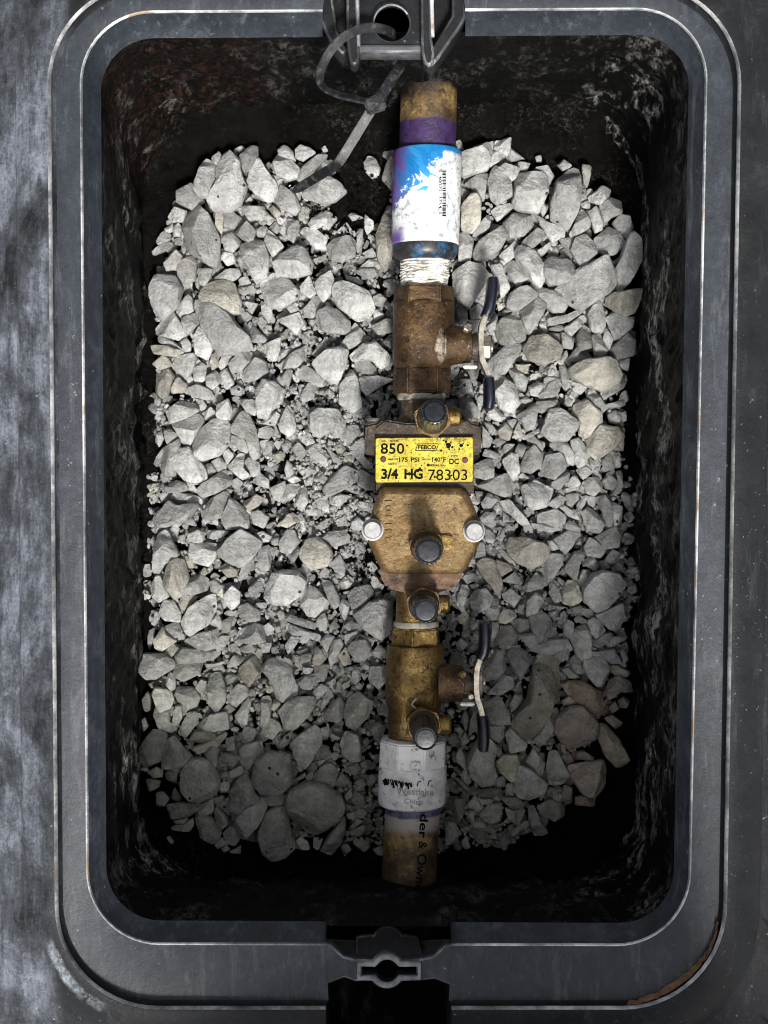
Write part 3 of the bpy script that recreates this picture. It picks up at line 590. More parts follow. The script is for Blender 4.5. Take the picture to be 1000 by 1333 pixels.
340 850 .17|10,120 60,60 150,40 230,70 240,180 270,240 270,310 170,370 120,340 80,200;145,450 200,380 280,340 390,340 410,390 360,480 250,590 190,580;230,700 280,650 410,570 460,620 460,700 400,800 330,890 280,830 250,730;475,490 540,390 600,340 640,400 640,480 600,520 500,520;610,700 650,610 740,630 770,720 760,820 690,830 620,760;640,440 670,360 740,310 860,380 820,480 720,580 650,540;400,950 480,860 530,850 585,900 560,1000 520,1060 430,1030 390,990;295,230 340,180 400,165 440,220 380,280 310,270;410,160 410,90 520,90 500,170 470,220;390,310 460,240 520,270 440,350;450,400 520,280 545,320 480,430;690,200 710,110 760,120 760,200 720,235;825,200 840,110 960,100 970,200 900,270;890,430 950,370 1000,380 1000,480 900,470;130,710 180,640 240,600 240,670 160,730;0,620 60,500 140,540 150,580 90,660;0,600 0,350 60,340 85,390 70,480 30,570;560,130 630,110 640,150 600,180;490,230 570,190 570,240 510,245;240,920 250,810 300,850 290,910;240,980 340,920 340,950 270,990;650,880 730,840 770,900 740,930 660,930;840,570 900,530 950,580 910,650 850,620;520,600 610,650 580,670 530,640;460,580 520,560 510,640 470,650;760,150 820,170 790,210;600,50 640,10 690,60 640,100;420,830 490,820 450,870;320,110 400,120 370,160 320,160;580,230 620,200 610,300 570,290;620,240 680,210 680,250 630,280;690,260 760,250 740,310;460,700 520,720 510,800 440,790;80,430 100,360 150,390 90,450
340 980 .17|195,390 230,290 370,235 480,260 600,330 630,420 590,510 430,625 360,610 230,490;460,750 520,640 640,500 640,620 600,710 540,780;690,660 760,640 835,660 830,720 790,755 720,700;255,690 300,650 350,680 370,740 260,740;610,720 660,700 690,740 640,795;0,340 100,310 190,320 170,390 50,405;720,230 760,190 805,240 760,290 720,280;810,190 850,165 880,190 850,260 810,240;690,360 720,300 790,330 780,390 730,405;720,460 750,420 815,450 790,500 730,490;680,600 780,555 820,590 780,630 690,640;680,570 740,510 780,530 700,580;290,240 340,205 370,230 310,260;170,280 230,250 220,300 180,300;860,280 920,250 920,330 870,310;860,740 930,710 930,790 890,780;860,640 930,680 900,710 870,680;780,410 850,380 850,440 790,440;630,390 700,410 680,440 630,440;560,240 620,160 680,230 620,260;340,180 400,130 390,200 350,210;650,470 720,450 710,520 670,510;400,650 470,660 440,740 400,720;640,330 690,280 700,340 650,360;820,300 860,330 840,345
590 170 .17|60,180 300,90 300,150 255,300 90,350 65,330;20,90 60,70 80,150 40,165;325,80 440,60 435,140 410,190 320,140;290,180 320,130 400,200 300,270 270,280;440,140 545,210 420,240 410,200;290,330 320,280 370,310 440,400 450,490 340,555 290,510 270,410;350,290 400,255 510,290 470,370 430,390;480,340 680,325 710,360 720,470 650,620 500,600 460,560 480,450;95,410 180,350 265,335 230,530 200,480;65,580 130,500 180,485 210,540 205,700 150,775 65,750;160,930 200,850 320,770 390,720 420,800 360,900 230,990 170,980;390,710 460,640 590,660 610,720 540,800 440,820;750,560 790,400 900,300 960,310 975,500 940,640 880,740 820,745 755,690;800,260 850,225 905,270 840,305;630,290 720,270 770,340 730,400 700,330;530,850 640,755 700,780 690,830 600,905 540,890;640,650 740,720 830,740 850,800 760,850 690,750;295,620 340,580 470,560 420,630 340,690;155,790 270,650 285,710 270,760 180,810;40,800 100,780 155,840 130,1000 40,1000;645,920 730,860 755,880 680,965;360,950 470,850 500,890 470,960 390,1020;60,430 120,470 70,550;500,240 590,250 560,310 510,300;630,200 670,190 680,240 640,240;660,590 700,550 720,610 690,650
590 340 .17|0,90 110,20 200,30 260,110 230,180 120,350 40,300 0,230;500,0 475,-60 520,-110 620,-70 690,30 690,130 660,190 590,130;690,20 760,-30 900,0 940,60 870,160 740,180 700,100;440,250 510,200 560,195 650,260 560,330 480,390 410,340;520,390 640,290 710,340 690,400 590,550 560,500;330,500 380,440 480,400 560,490 540,600 390,650 340,580;545,670 600,580 710,565 830,660 800,740 690,790 580,750;620,200 680,200 820,260 870,320 840,390 760,390 690,320;270,770 400,650 500,640 510,690 400,860 310,880;310,900 380,890 470,950 510,1080 450,1150 360,1120 310,1010;430,840 480,820 570,900 550,980 480,950;480,790 590,790 560,860 500,830;380,0 480,0 570,130 490,190 430,110;290,40 370,30 430,200 370,270 345,140;130,370 190,330 250,370 240,430 140,440;30,310 110,350 110,450 50,490 30,420;165,300 250,170 250,340 190,340;340,340 380,320 390,350 350,380;660,490 690,440 720,540 700,550;700,430 730,400 770,470 730,490;680,840 770,790 800,850 720,870;590,910 610,860 670,840 630,900;700,900 800,870 820,950 740,1030 690,980;580,960 650,920 720,980 680,1040 590,1020;815,820 850,780 890,870 870,970 830,920;120,450 210,450 210,520 160,540;260,510 340,410 340,500 290,560;360,410 400,370 430,390 390,420;800,750 850,690 880,720 820,780;40,910 130,900 150,1000 60,1000
700 200 .17|250,610 310,480 340,430 400,510 400,560 280,630;395,330 490,250 555,280 540,330 480,390 400,360;480,400 560,340 640,370 640,460 570,480 520,530 490,460;385,460 450,410 495,490 490,580 440,600 410,510;580,530 630,470 700,480 725,570 680,640 620,590;435,660 540,570 620,610 660,690 600,760 520,780 450,730;255,740 290,650 370,630 430,690 455,760 340,875 290,800;600,900 690,650 720,615 780,660 795,820 700,980 640,1030 590,980;200,1010 300,910 390,870 520,790 570,920 600,1020 440,1130 340,1190 140,1050;340,90 410,100 380,250 350,220;560,850 640,780 590,880;170,660 270,640 240,750;330,380 400,360 400,420 350,420
700 360 .17|535,160 600,120 790,100 800,130 740,270 660,305 600,260 540,220;380,290 430,220 480,200 520,300 520,390 470,445 410,400;530,320 600,280 700,320 735,310 720,390 600,475;415,460 480,440 530,560 520,600 450,620 430,570;555,550 700,420 745,430 740,590 600,650 575,610;250,710 350,650 530,620 580,650 640,750 600,840 500,870 380,830 270,770;490,880 620,780 680,790 650,850 520,935;240,620 290,580 370,570 410,620 320,650 250,650;300,460 350,380 410,420 410,540 330,560 240,640 240,600 300,530;520,400 580,480 540,560 500,480;210,390 340,300 370,340 260,450 220,430;80,320 200,300 330,250 350,270 240,340 100,370;80,410 170,370 220,400 200,420;250,800 380,840 330,900 280,880;380,920 430,870 530,1000 480,1050 420,970;205,940 250,870 285,940 270,990 210,990;520,980 640,950 670,970 640,995 540,1000;20,900 90,820 170,790 160,880 100,950 40,940;180,430 280,480 260,550 190,540;80,430 180,440 180,500 120,490;600,660 700,630 690,720 640,700;150,650 220,570 230,620 180,670;0,960 140,940 120,1000 0,1010
700 520 .17|35,250 100,80 170,70 310,170 300,220 230,310 110,315;290,50 380,15 480,100 490,190 380,290 320,270 330,180 270,110;385,310 470,200 600,210 660,290 560,380 460,450 400,400;255,320 310,300 370,360 390,420 370,490 310,515 280,440;100,360 160,315 230,340 280,420 270,500 230,480 200,410;30,550 60,430 170,410 220,500 200,580 130,610 60,590;490,470 550,410 590,520 520,550;580,440 620,400 640,510 600,520;495,620 560,570 605,630 580,690 520,680;355,640 390,600 470,600 490,680 430,740 370,710;440,760 520,740 570,800 580,960 530,970 490,850;570,790 650,830 640,930 590,960;75,800 170,730 220,760 150,830;170,820 210,810 320,890 310,920 240,890;340,870 390,830 460,880 510,960 480,1020 400,1000 360,950;190,690 330,670 300,690 220,710;210,650 280,580 330,650 260,680;220,730 300,720 310,760 260,820 220,800;300,800 350,740 380,740 340,860 300,850;300,540 370,515 420,560 350,610;540,120 590,80 645,150 600,190 550,170;525,40 640,10 670,40 540,75;610,240 665,260 650,390 620,350;390,430 440,480 430,550 400,500;110,640 240,560 230,620 170,690 120,670;0,880 130,840 210,890 200,950 80,1000 0,1000;640,110 680,90 680,160 650,170;600,560 650,550 650,700 610,640;370,740 440,750 440,830 390,800;200,980 250,930 330,970 320,1010;0,310 50,330 40,390 0,360
590 510 .17|510,600 560,470 620,410 680,490 670,570 600,620;380,530 440,470 490,480 510,640 480,690 420,620;490,190 640,90 650,130 620,270 560,295 530,230;640,80 795,60 780,110 690,160 650,150;260,170 310,110 400,190 380,230 280,200;160,560 250,520 310,530 310,650 250,670 165,650;525,730 630,685 760,750 720,870 600,900 550,820;190,720 310,650 400,630 470,720 420,810 330,780;340,300 400,240 450,300 430,370 360,350;455,320 500,235 530,330 480,360;220,850 270,780 340,830 280,890 230,885;370,850 440,830 560,970 580,1030 520,1010 430,920;565,370 620,340 690,400 680,450 640,400;230,490 250,440 360,480 330,510;370,450 400,400 470,400 400,470;470,460 500,400 560,420 520,510;210,960 250,920 330,930 290,1000 220,1000;500,70 560,40 600,70 550,90;400,160 510,140 480,200;300,390 340,350 400,380 350,415;225,270 300,360 280,420 225,420;245,240 280,230 340,310 290,330;530,350 680,270 660,310 560,365;300,900 340,850 370,890 330,930;380,920 430,960 430,1000 380,1000;500,650 530,620 580,660 540,680;50,60 120,50 190,120 190,190 100,200 60,160;180,60 215,60 215,140 180,120;170,760 230,770 180,830;640,0 780,10 720,60 660,60;860,20 920,50 880,110 850,90;300,230 350,230 350,265
590 680 .17|415,180 450,120 560,125 690,160 735,210 690,300 600,345 500,310 440,260;180,310 240,270 310,290 370,440 375,520 345,550 230,410;130,580 170,520 250,510 300,570 280,640 200,690 140,650;340,720 390,660 450,680 485,720 400,775 350,760;330,880 370,800 440,785 500,870 490,930 400,980 340,920;585,730 670,680 730,720 790,850 700,910 610,860;450,770 490,735 570,740 580,830 500,850;375,550 440,510 515,570 470,640 400,600;560,690 570,600 630,540 690,590 640,690 570,715;600,10 830,20 820,60 740,75 640,50;770,130 900,50 970,70 900,190 850,240;720,150 760,140 810,200 760,215;680,330 740,240 840,250 830,320 750,440 710,470;850,350 920,240 970,220 1000,260 960,330 940,445;735,540 770,465 830,510 840,590 780,610;840,530 880,450 940,460 990,590 920,635 845,620;590,980 700,910 860,890 900,970 840,1010 700,1000;470,380 510,430 490,470 380,450;540,500 640,390 690,440 690,500 570,530;250,660 360,640 340,720 290,750 260,700;280,560 350,580 350,640 300,640;120,850 210,845 210,930 150,940;20,930 60,890 110,930 60,985;300,770 350,770 340,860 290,920;330,290 420,320 450,360 370,410;330,210 370,190 480,330 430,310;500,860 600,850 680,900 580,960;845,780 880,750 925,770 910,860 845,880;70,420 130,370 200,430 110,470;190,160 240,150 245,260 165,270;250,190 320,190 320,250 280,270;40,760 80,670 120,710 100,790;120,790 160,730 190,790 150,825;240,40 290,60 300,110 250,140;390,0 460,10 470,60 420,50;530,0 600,20 610,80 550,70;345,100 385,50 395,100 370,160;820,700 850,680 880,740 820,750;770,640 860,650 820,670;730,690 790,680 790,710 750,715;900,660 980,640 1000,680 930,710;850,300 870,230 900,240 890,290;500,640 540,620 530,700 490,690;800,420 860,460 840,490 800,450;30,560 70,480 120,510 80,640 30,630;130,480 180,465 220,500 150,510
700 680 .17|350,500 420,400 500,375 620,400 660,480 600,580 540,640 450,680 360,590;440,120 590,30 625,100 620,190 520,200 450,150;360,190 400,120 440,140 520,210 480,270 380,250;525,270 570,210 645,240 600,310 540,310;450,710 640,625 665,740 610,825 550,810 500,760;380,760 430,730 490,760 515,830 450,890 410,840;250,880 300,810 360,795 410,860 410,1000 380,1070 300,1010;340,310 390,270 430,270 470,330 440,370;315,440 340,370 400,365 390,430 330,500;570,880 680,870 670,890 540,960 530,930;430,930 500,860 560,850 560,910 470,960;570,360 620,280 660,310 650,380 600,385;225,670 290,645 330,660 310,700 240,700;330,660 400,670 430,710 380,730 340,700;280,740 310,710 355,740 300,770;370,0 490,0 500,40 430,75 380,50;515,0 610,0 590,20 530,25;455,300 520,290 560,350 500,360;160,770 210,700 230,730 190,780
580 840 .17|515,620 560,520 640,420 690,120 760,95 850,130 865,330 800,500 780,590 650,720 600,720;470,70 510,25 620,50 640,140 570,260 500,150;340,100 390,30 450,90 460,180 400,260 340,260 290,180;340,370 440,230 520,250 520,320 420,380;300,450 410,390 480,510 490,600 350,600;490,450 530,380 585,390 570,440 510,510;460,680 500,640 620,750 610,800 500,820;690,710 830,490 860,500 810,680 740,755;175,850 240,740 330,720 390,790 360,880 385,990 370,1050 280,1070 200,1000 170,930;390,900 440,850 540,840 560,900 540,1030 500,1040 410,960;620,890 670,800 760,900 740,1000 640,940;340,620 450,610 440,700 410,740 350,700;120,560 150,500 180,550 160,650;190,580 230,490 250,640 180,670;30,110 80,65 150,100 130,150 40,145;80,840 110,790 160,880 150,940 90,890;370,840 400,770 430,800 430,860;410,0 570,0 560,30 470,50;180,110 240,70 240,140 190,160;120,720 160,670 170,750 130,770
700 840 .17|135,660 150,560 250,480 330,470 430,540 455,630 430,720 300,775 190,740;110,60 190,0 240,10 230,100 180,120;210,330 250,280 350,280 430,330 495,350 490,500 465,555 370,460 270,410;360,180 370,70 430,60 510,90 550,190 490,310 450,310 390,240;460,700 480,610 530,620 620,720 695,870 640,930 600,930 520,840;235,120 290,75 350,140 350,210 300,220;190,190 230,170 320,250 250,250;480,50 580,30 640,140 550,140;545,160 600,150 710,205 680,240 600,230;520,350 560,260 620,230 700,280 725,360 630,350 550,410;615,430 660,395 700,430 680,480 630,480;550,470 590,430 620,480 570,520;190,430 240,390 320,450 210,465;520,560 580,540 650,600 600,640;300,820 350,805 430,860 400,885 300,870;630,50 670,20 690,110 660,140
580 970 .17|530,350 560,160 640,180 770,290 740,370 640,410 560,390;780,170 800,60 850,50 950,220 900,290 800,300;640,480 680,470 720,570 780,660 730,690 680,690 640,580;710,480 800,420 900,460 910,530 830,580 750,540;890,380 920,310 970,330 970,430 920,460;245,360 320,330 410,340 380,390 300,405;45,480 80,410 150,420 130,550 80,570;0,590 70,590 120,680 60,750 0,760;195,700 220,650 310,680 355,740 260,750;125,740 160,700 190,780 150,795;70,260 100,250 200,340 180,365;155,500 220,510 215,610 170,580;260,530 330,460 430,450 410,570 340,600;430,410 550,400 610,460 530,490;460,480 540,500 530,590 490,570;540,500 590,480 610,510 555,615 530,580;500,660 610,580 650,610 560,690 505,700;380,700 470,650 440,690;310,650 350,630 390,660 360,690;230,560 260,550 300,630 260,620;255,410 370,420 330,460 280,450;160,460 230,390 270,470 200,490;470,300 530,290 520,390 460,390;380,260 450,240 460,320 400,310;810,400 830,330 890,460;110,230 160,170 170,240 140,260
700 970 .17|245,170 390,140 500,125 520,200 500,320 430,390 350,370 290,280;290,400 330,390 440,400 430,465 290,455;180,80 240,60 280,120 230,150"""
def parse():
    out = []
    for ln in STONES.strip().splitlines():
        h, b = ln.split('|'); ox, oy, s = (float(v) for v in h.split())
        for pl in b.split(';'):
            out.append([(ox+s*float(a.split(',')[0]), oy+s*float(a.split(',')[1])) for a in pl.split()])
    return out
def ico(sub):
    bm = bmesh.new(); bmesh.ops.create_icosphere(bm, subdivisions=sub, radius=1)
    v = np.array([p.co[:] for p in bm.verts]); f = [tuple(q.index for q in p.verts) for p in bm.faces]; bm.free(); return v, f
ICO = {k: ico(k) for k in (2, 3, 4)}
def area(p):
    return abs(sum(p[i][0]*p[(i+1) % len(p)][1]-p[(i+1) % len(p)][0]*p[i][1] for i in range(len(p))))/2
def radial(poly, cx, cy, nphi=180):
    """distance from centre to outline for nphi directions, corners a little rounded"""
    ph = np.arange(nphi)*2*np.pi/nphi; R = np.zeros(nphi)
    for i in range(len(poly)):
        x0, y0 = poly[i][0]-cx, poly[i][1]-cy; x1, y1 = poly[(i+1) % len(poly)][0]-cx, poly[(i+1) % len(poly)][1]-cy
        dx, dy = np.cos(ph), np.sin(ph); ex, ey = x1-x0, y1-y0
        den = dx*ey-dy*ex; den = np.where(abs(den) < 1e-9, 1e-9, den)
        t = (x0*ey-y0*ex)/den; u = (x0*dy-y0*dx)/den
        ok = (t > 0) & (u >= -1e-6) & (u <= 1+1e-6); R = np.where(ok, np.maximum(R, t), R)
    R = np.where(R <= 0, np.median(R[R > 0]), R)
    k = 5; ker = np.hanning(k+2)[1:-1]; ker /= ker.sum()
    return np.convolve(np.concatenate([R[-k:], R, R[:k]]), ker, 'same')[k:-k]
def lump(v, amp, f):
    p = RNG.uniform(0, 6.28, 9); a = RNG.normal(0, 1, (9, 3))*f
    s = np.zeros(len(v))
    for i in range(9): s += np.sin(v@a[i]+p[i])
    return amp*s/4.5
def facets(v, n, lo, hi, tilt):
    for _ in range(n):
        th = math.radians(RNG.uniform(*tilt)); az = RNG.uniform(0, 2*math.pi)
        nrm = np.array([math.sin(th)*math.cos(az), math.sin(th)*math.sin(az), math.cos(th)])
        proj = v@nrm; h = proj.max()*RNG.uniform(lo, hi)
        d = np.maximum(proj-h, 0); v = v-np.outer(d*.97, nrm)
    return v
def stone_mesh(poly, zeq, sub, grow=1.10):
    cx = sum(p[0] for p in poly)/len(poly); cy = sum(p[1] for p in poly)/len(poly)
    R = radial(poly, cx, cy); v, f = ICO[sub]
    phi = np.arctan2(v[:, 1], v[:, 0]) % (2*np.pi); idx = phi/(2*np.pi)*180
    i0 = np.floor(idx).astype(int) % 180; fr = idx-np.floor(idx)
    r = R[i0]*(1-fr)+R[(i0+1) % 180]*fr
    st = np.sqrt(v[:, 0]**2+v[:, 1]**2); e = RNG.uniform(.5, .72)
    sx = np.abs(st)**e; sz = np.sign(v[:, 2])*np.abs(v[:, 2])**RNG.uniform(.7, .95)
    q = sx*r
    ar = math.sqrt(area(poly)); H = ar*RNG.uniform(.52, .76)
    w_ = np.stack([q*np.cos(phi), -q*np.sin(phi), sz*H], 1)           # pixel units, y up
    top = facets(w_, int(RNG.integers(5, 9)), .58, .84, (8, 66))
    w_ = np.where((v[:, 2:3] > -.05), top, w_)
    nrm = v/np.linalg.norm(v, axis=1)[:, None]
    w_ = w_ + nrm*(lump(v, ar*.018, 3.2)+lump(v, ar*.014, 8)+lump(v, ar*.007, 18))[:, None]
    pa = np.array(poly); want = np.ptp(pa, axis=0); have = np.ptp(w_[:, :2], axis=0)
    w_[:, :2] *= np.clip(want/have, .9, 1.35)*grow
    w_[:, 0] += (pa[:, 0].max()+pa[:, 0].min())/2-cx-(w_[:, 0].max()+w_[:, 0].min())/2
    w_[:, 1] += cy-(pa[:, 1].max()+pa[:, 1].min())/2-(w_[:, 1].max()+w_[:, 1].min())/2
    m = MPP(zeq); c = P(cx, cy, zeq)
    w_ = w_*m + np.array([c.x, c.y, c.z])
    return w_, f, (cx, cy), H*m
def tint_of(cx, cy):
    t = RNG.uniform(.62, 1.18); c = np.array([t, t, t])
    u = RNG.uniform()
    if u < .10: c = c*np.array([1.03, .98, .88])
    elif u < .16: c = c*np.array([.80, .78, .76])
    g_ = max(0.0, min(1.0, (cy-800)/250+RNG.uniform(-.25, .25))); c = c*(1-g_*np.array([.0, .0, .13]))
    if cx > 735 and cy > 880: c = c*np.array([1.04, .88, .82])
    return c
def set_tint(me, cols):
    a = me.attributes.new('tint', 'FLOAT_COLOR', 'POINT'); a.data.foreach_set('color', np.asarray(cols, dtype=np.float32).ravel())
polys = parse()
polys.sort(key=area, reverse=True)
# landmarks of the picture used to describe where a stone lies
LM = [('the blue-stained coupling', 556, 255, 46, 70), ('the upper brass valve', 553, 440, 42, 75), ('the upper valve lever', 634, 448, 16, 90),
      ('the yellow nameplate', 552, 598, 68, 35), ('the bronze cover', 552, 690, 74, 58), ('the lower brass valve', 546, 870, 40, 55),
      ('the lower valve lever', 626, 893, 16, 88), ('the white collar', 542, 1012, 46, 42), ('the outlet pipe', 536, 1110, 38, 60),
      ('the cable tie end', 400, 240, 25, 15), ('the left box wall', 172, None, 0, 0), ('the right box wall', 850, None, 0, 0)]
def where(cx, cy):
    best = None
    for nm, lx, ly, hx, hy in LM:
        if ly is None:
            d = abs(cx-lx)*1.15; word = 'beside'
        else:
            dx = max(abs(cx-lx)-hx, 0); dy = max(abs(cy-ly)-hy, 0); d = math.hypot(dx, dy)
            word = ('left of' if cx < lx else 'right of') if dx >= dy else ('above' if cy < ly else 'below')
        if best is None or d < best[0]: best = (d, nm, word)
    d, nm, word = best
    if 'box wall' in nm:
        band_ = 'upper' if cy < 450 else ('middle' if cy < 800 else 'lower')
        return f'by the {band_} {nm[4:]}'
    return ('far ' if d > 110 else '')+f'{word} {nm}'
def shape_word(poly):
    a = np.array(poly); a = a-a.mean(0); ev = np.sort(np.linalg.eigvalsh(np.cov(a.T))); asp = math.sqrt(ev[1]/max(ev[0], 1e-6))
    ct = np.array(poly)
    if asp > 1.9: return 'long'
    if len(poly) >= 8: return 'rounded'
    if len(poly) <= 4: return 'wedge-shaped'
    if asp > 1.4: return 'oblong'
    return 'blocky'
NBIG = 300
recs = []; small_v = []; small_f = []; small_c = []; base_i = 0
def add_small(v, f, c):
    global base_i
    small_v.append(v); small_f.append(np.array(f)+base_i); small_c.append(np.tile([*c, 1.0], (len(v), 1))); base_i += len(v)
for i, pl in enumerate(polys):
    sz = math.sqrt(area(pl)); big = i < NBIG
    cx = sum(p[0] for p in pl)/len(pl); cy = sum(p[1] for p in pl)/len(pl)
    zeq = ZS + RNG.uniform(-.0015, .0025) + (.0025 if sz > 30 else (-.0016 if sz < 14 else 0))
    zeq = max(zeq, soil_z(cx, cy)+.002)
    v, f, c, H = stone_mesh(pl, zeq, 4 if big else 3)
    col = tint_of(*c)
    if big: recs.append((pl, v, f, c, sz, col))
    else: add_small(v, f, col)
groups = {}
for r in recs:
    pl, v, f, c, sz, col = r
    size = 'large' if sz > 31 else ('mid-sized' if sz > 19 else 'small')
    groups.setdefault(f'{size} {shape_word(pl)} pale grey stone {where(*c)}', []).append(r)
ORD = ['topmost', 'second from top', 'third from top', 'fourth from top', 'fifth from top', 'sixth from top', 'seventh from top', 'eighth from top', 'ninth from top', 'tenth from top', 'eleventh from top', 'twelfth from top']
for lab, rs in groups.items():
    rs.sort(key=lambda r: r[3][1])
    for k, (pl, v, f, c, sz, col) in enumerate(rs):
        me = bpy.data.meshes.new('gravel_stone'); ctr = v.mean(0)
        me.from_pydata((v-ctr).tolist(), [], f); me.update()
        me.polygons.foreach_set('use_smooth', [True]*len(me.polygons)); me.materials.append(STONE); me.set_sharp_from_angle(angle=math.radians(24))
        set_tint(me, np.tile([*col, 1.0], (len(v), 1)))
        o = link(bpy.data.objects.new('gravel_stone', me)); o.location = ctr
        if len(rs) == 1: L = lab
        elif len(rs) == 2: L = lab+(', the upper one' if k == 0 else ', the lower one')
        else: L = lab+', '+('lowest' if k == len(rs)-1 else ORD[min(k, 11)])
        tag(o, L, 'stone', 'pale crushed limestone in the box')
# filler: small stones between and below the big ones (joined)
protos = []
for k in range(14):
    v, f = ICO[2 if k < 8 else 3]; s = np.array([1.1, RNG.uniform(.5, .95), RNG.uniform(.45, .8)])
    w_ = np.sign(v)*np.abs(v)**.8*s; w_ = facets(w_, 11 if k < 8 else 8, .48 if k < 8 else .6, .82, (0, 150)); w_ = w_*(1+lump(v, .03, 4))[:, None]
    protos.append((w_, f))
def in_bed(px, py):
    wob = 9*math.sin(px*.021+py*.013)+6*math.sin(py*.05+1)+5*math.sin(px*.06)
    u = (px-508)/(313+wob*.9); v_ = (py-652)/(452+wob*.6)
    if abs(u)**4+abs(v_)**4 > 1: return False
    if (px-468)**2/42**2+(py-245)**2/62**2 < 1: return False
    if px > 690 and py > 860 and (px-690)/135+(py-860)/255 > 1.0: return False
    if px < 265 and py < 330 and (265-px)/75+(330-py)/130 > 1.05: return False
    if px > 745 and py < 330 and (px-745)/90+(330-py)/120 > 1.05: return False
    if px < 290 and py > 1010 and (290-px)/110+(py-1010)/100 > 1.05: return False
    return True
for gy in range(186, 1118, 14):
    for gx in range(186, 838, 14):
        px, py = gx+RNG.uniform(-5, 5), gy+RNG.uniform(-5, 5)
        if not in_bed(px, py): continue
        r = RNG.uniform(7.5, 11.5); z = ZS-.0070+RNG.uniform(-.001, .001)
        z += .006*max(0, 1-abs(px-(557.5-(py-150)*.0238))/45)
        w_, f = protos[int(RNG.integers(0, 14))]; a = RNG.uniform(0, 6.28)
        Rz = np.array([[math.cos(a), -math.sin(a), 0], [math.sin(a), math.cos(a), 0], [0, 0, 1]])
        add_small((w_@Rz.T)*r*MPP(z)+np.array(P(px, py, z)[:]), f, tint_of(px, py)*RNG.uniform(.8, 1.0))
tries = 0; cnt = 0
while cnt < 8500 and tries < 22000:
    tries += 1
    px, py = RNG.uniform(185, 835), RNG.uniform(185, 1115)
    if not in_bed(px, py): continue
    r = RNG.choice([RNG.uniform(1.8, 4), RNG.uniform(3.5, 6), RNG.uniform(6, 10)], p=[.5, .36, .14])
    layer = RNG.uniform(0, 1)
    z = ZS-.0046+layer*.0044-(.0020 if r > 6 else 0)+.006*max(0, 1-abs(px-(557.5-(py-150)*.0238))/45)
    if cnt > 7600: px, py, r, z = RNG.normal(432, 42), RNG.normal(600, 75), RNG.uniform(1.6, 4.6), ZS+RNG.uniform(-.0012, .0012)
    w_, f = protos[int(RNG.integers(8, 14) if r > 5.5 else RNG.integers(0, 8))]
    a, b_, g = RNG.uniform(0, 6.28), RNG.normal(0, .35), RNG.normal(0, .35)
    Rz = np.array([[math.cos(a), -math.sin(a), 0], [math.sin(a), math.cos(a), 0], [0, 0, 1]])
    Rx = np.array([[1, 0, 0], [0, math.cos(b_), -math.sin(b_)], [0, math.sin(b_), math.cos(b_)]])
    q = P(px, py, z)
    add_small((w_@Rx.T@Rz.T)*r*MPP(z)+np.array(q[:]), f, tint_of(px, py)*RNG.uniform(.85, 1.0)); cnt += 1
V = np.concatenate(small_v); F = np.concatenate(small_f)
me = bpy.data.meshes.new('small_gravel'); me.vertices.add(len(V)); me.vertices.foreach_set('co', V.astype(np.float32).ravel())
me.loops.add(len(F)*3); me.loops.foreach_set('vertex_index', F.astype(np.int32).ravel())
me.polygons.add(len(F)); me.polygons.foreach_set('loop_start', np.arange(0, len(F)*3, 3, dtype=np.int32))
me.update(calc_edges=True); me.validate(); me.polygons.foreach_set('use_smooth', [True]*len(me.polygons)); me.set_sharp_from_angle(angle=math.radians(26))
me.materials.append(STONE); set_tint(me, np.concatenate(small_c))
o = link(bpy.data.objects.new('small_gravel', me)); tag(o, 'small pale limestone chips filling gaps between the larger stones', 'gravel', kind='stuff')

def crumbs():
    m_v = []; m_f = []; b0 = 0
    for cx_, cy_, sx_, sy_, n_ in ((483, 722, 16, 26, 70), (468, 742, 10, 12, 30), (367, 737, 12, 9, 40), (396, 800, 9, 7, 22), (440, 300, 26, 16, 50), (412, 278, 14, 8, 30), (470, 240, 26, 40, 70), (696, 478, 7, 7, 22), (430, 428, 16, 7, 24), (365, 852, 9, 6, 14), (450, 975, 10, 8, 14), (205, 640, 6, 60, 14), (480, 1090, 30, 8, 30)):
        for _ in range(n_):
            px, py = RNG.normal(cx_, sx_*.6), RNG.normal(cy_, sy_*.6); r = RNG.uniform(.9, 3.0); z = ZS+RNG.uniform(-.001, .0035)
            w_, f = protos[int(RNG.integers(0, 8))]; a = RNG.uniform(0, 6.28)
            Rz = np.array([[math.cos(a), -math.sin(a), 0], [math.sin(a), math.cos(a), 0], [0, 0, 1]])
            v = (w_@Rz.T)*r*MPP(z)+np.array(P(px, py, z)[:]); m_v += v.tolist(); m_f += [tuple(i+b0 for i in q) for q in f]; b0 += len(v)
    o = obj('soil_crumbs', m_v, m_f, SOIL); tag(o, 'dark soil crumbs scattered over the pale stones', 'soil', kind='stuff')
crumbs()
# ------------------------------------------------------------------ backflow preventer assembly
ZA = -.102
M = MPP(ZA)
CX = lambda y: 557.5-(y-150)*.0238
bp = empty('backflow_preventer'); 
tag(bp, 'brass backflow preventer with two lever ball valves and yellow nameplate, on PVC pipe', 'backflow preventer')
def turned(name, prof, mat, parent, cx=CX, z=ZA, hexa=None, rot=0, angle=35, bevel=0):
    m = MB(); m.rings(lathe_y(prof, cx, z, hexa=hexa, rot=rot)); return m.build(name, mat, parent, angle, bevel)
def on_cyl(hw, cxf=CX, z=ZA, lift=.00015):
    def f(px, py):
        q = P(px, py, z); c = P(cxf(py), py, z); R = hw*M; dx = max(-R*.98, min(R*.98, q.x-c.x))
        h = math.sqrt(R*R-dx*dx)
        dx = max(-R*.98, min(R*.98, P(px, py, z+h).x-c.x)); h = math.sqrt(R*R-dx*dx)
        return Vector((c.x+dx, P(px, py, z+h).y, z+h+lift))
    return f
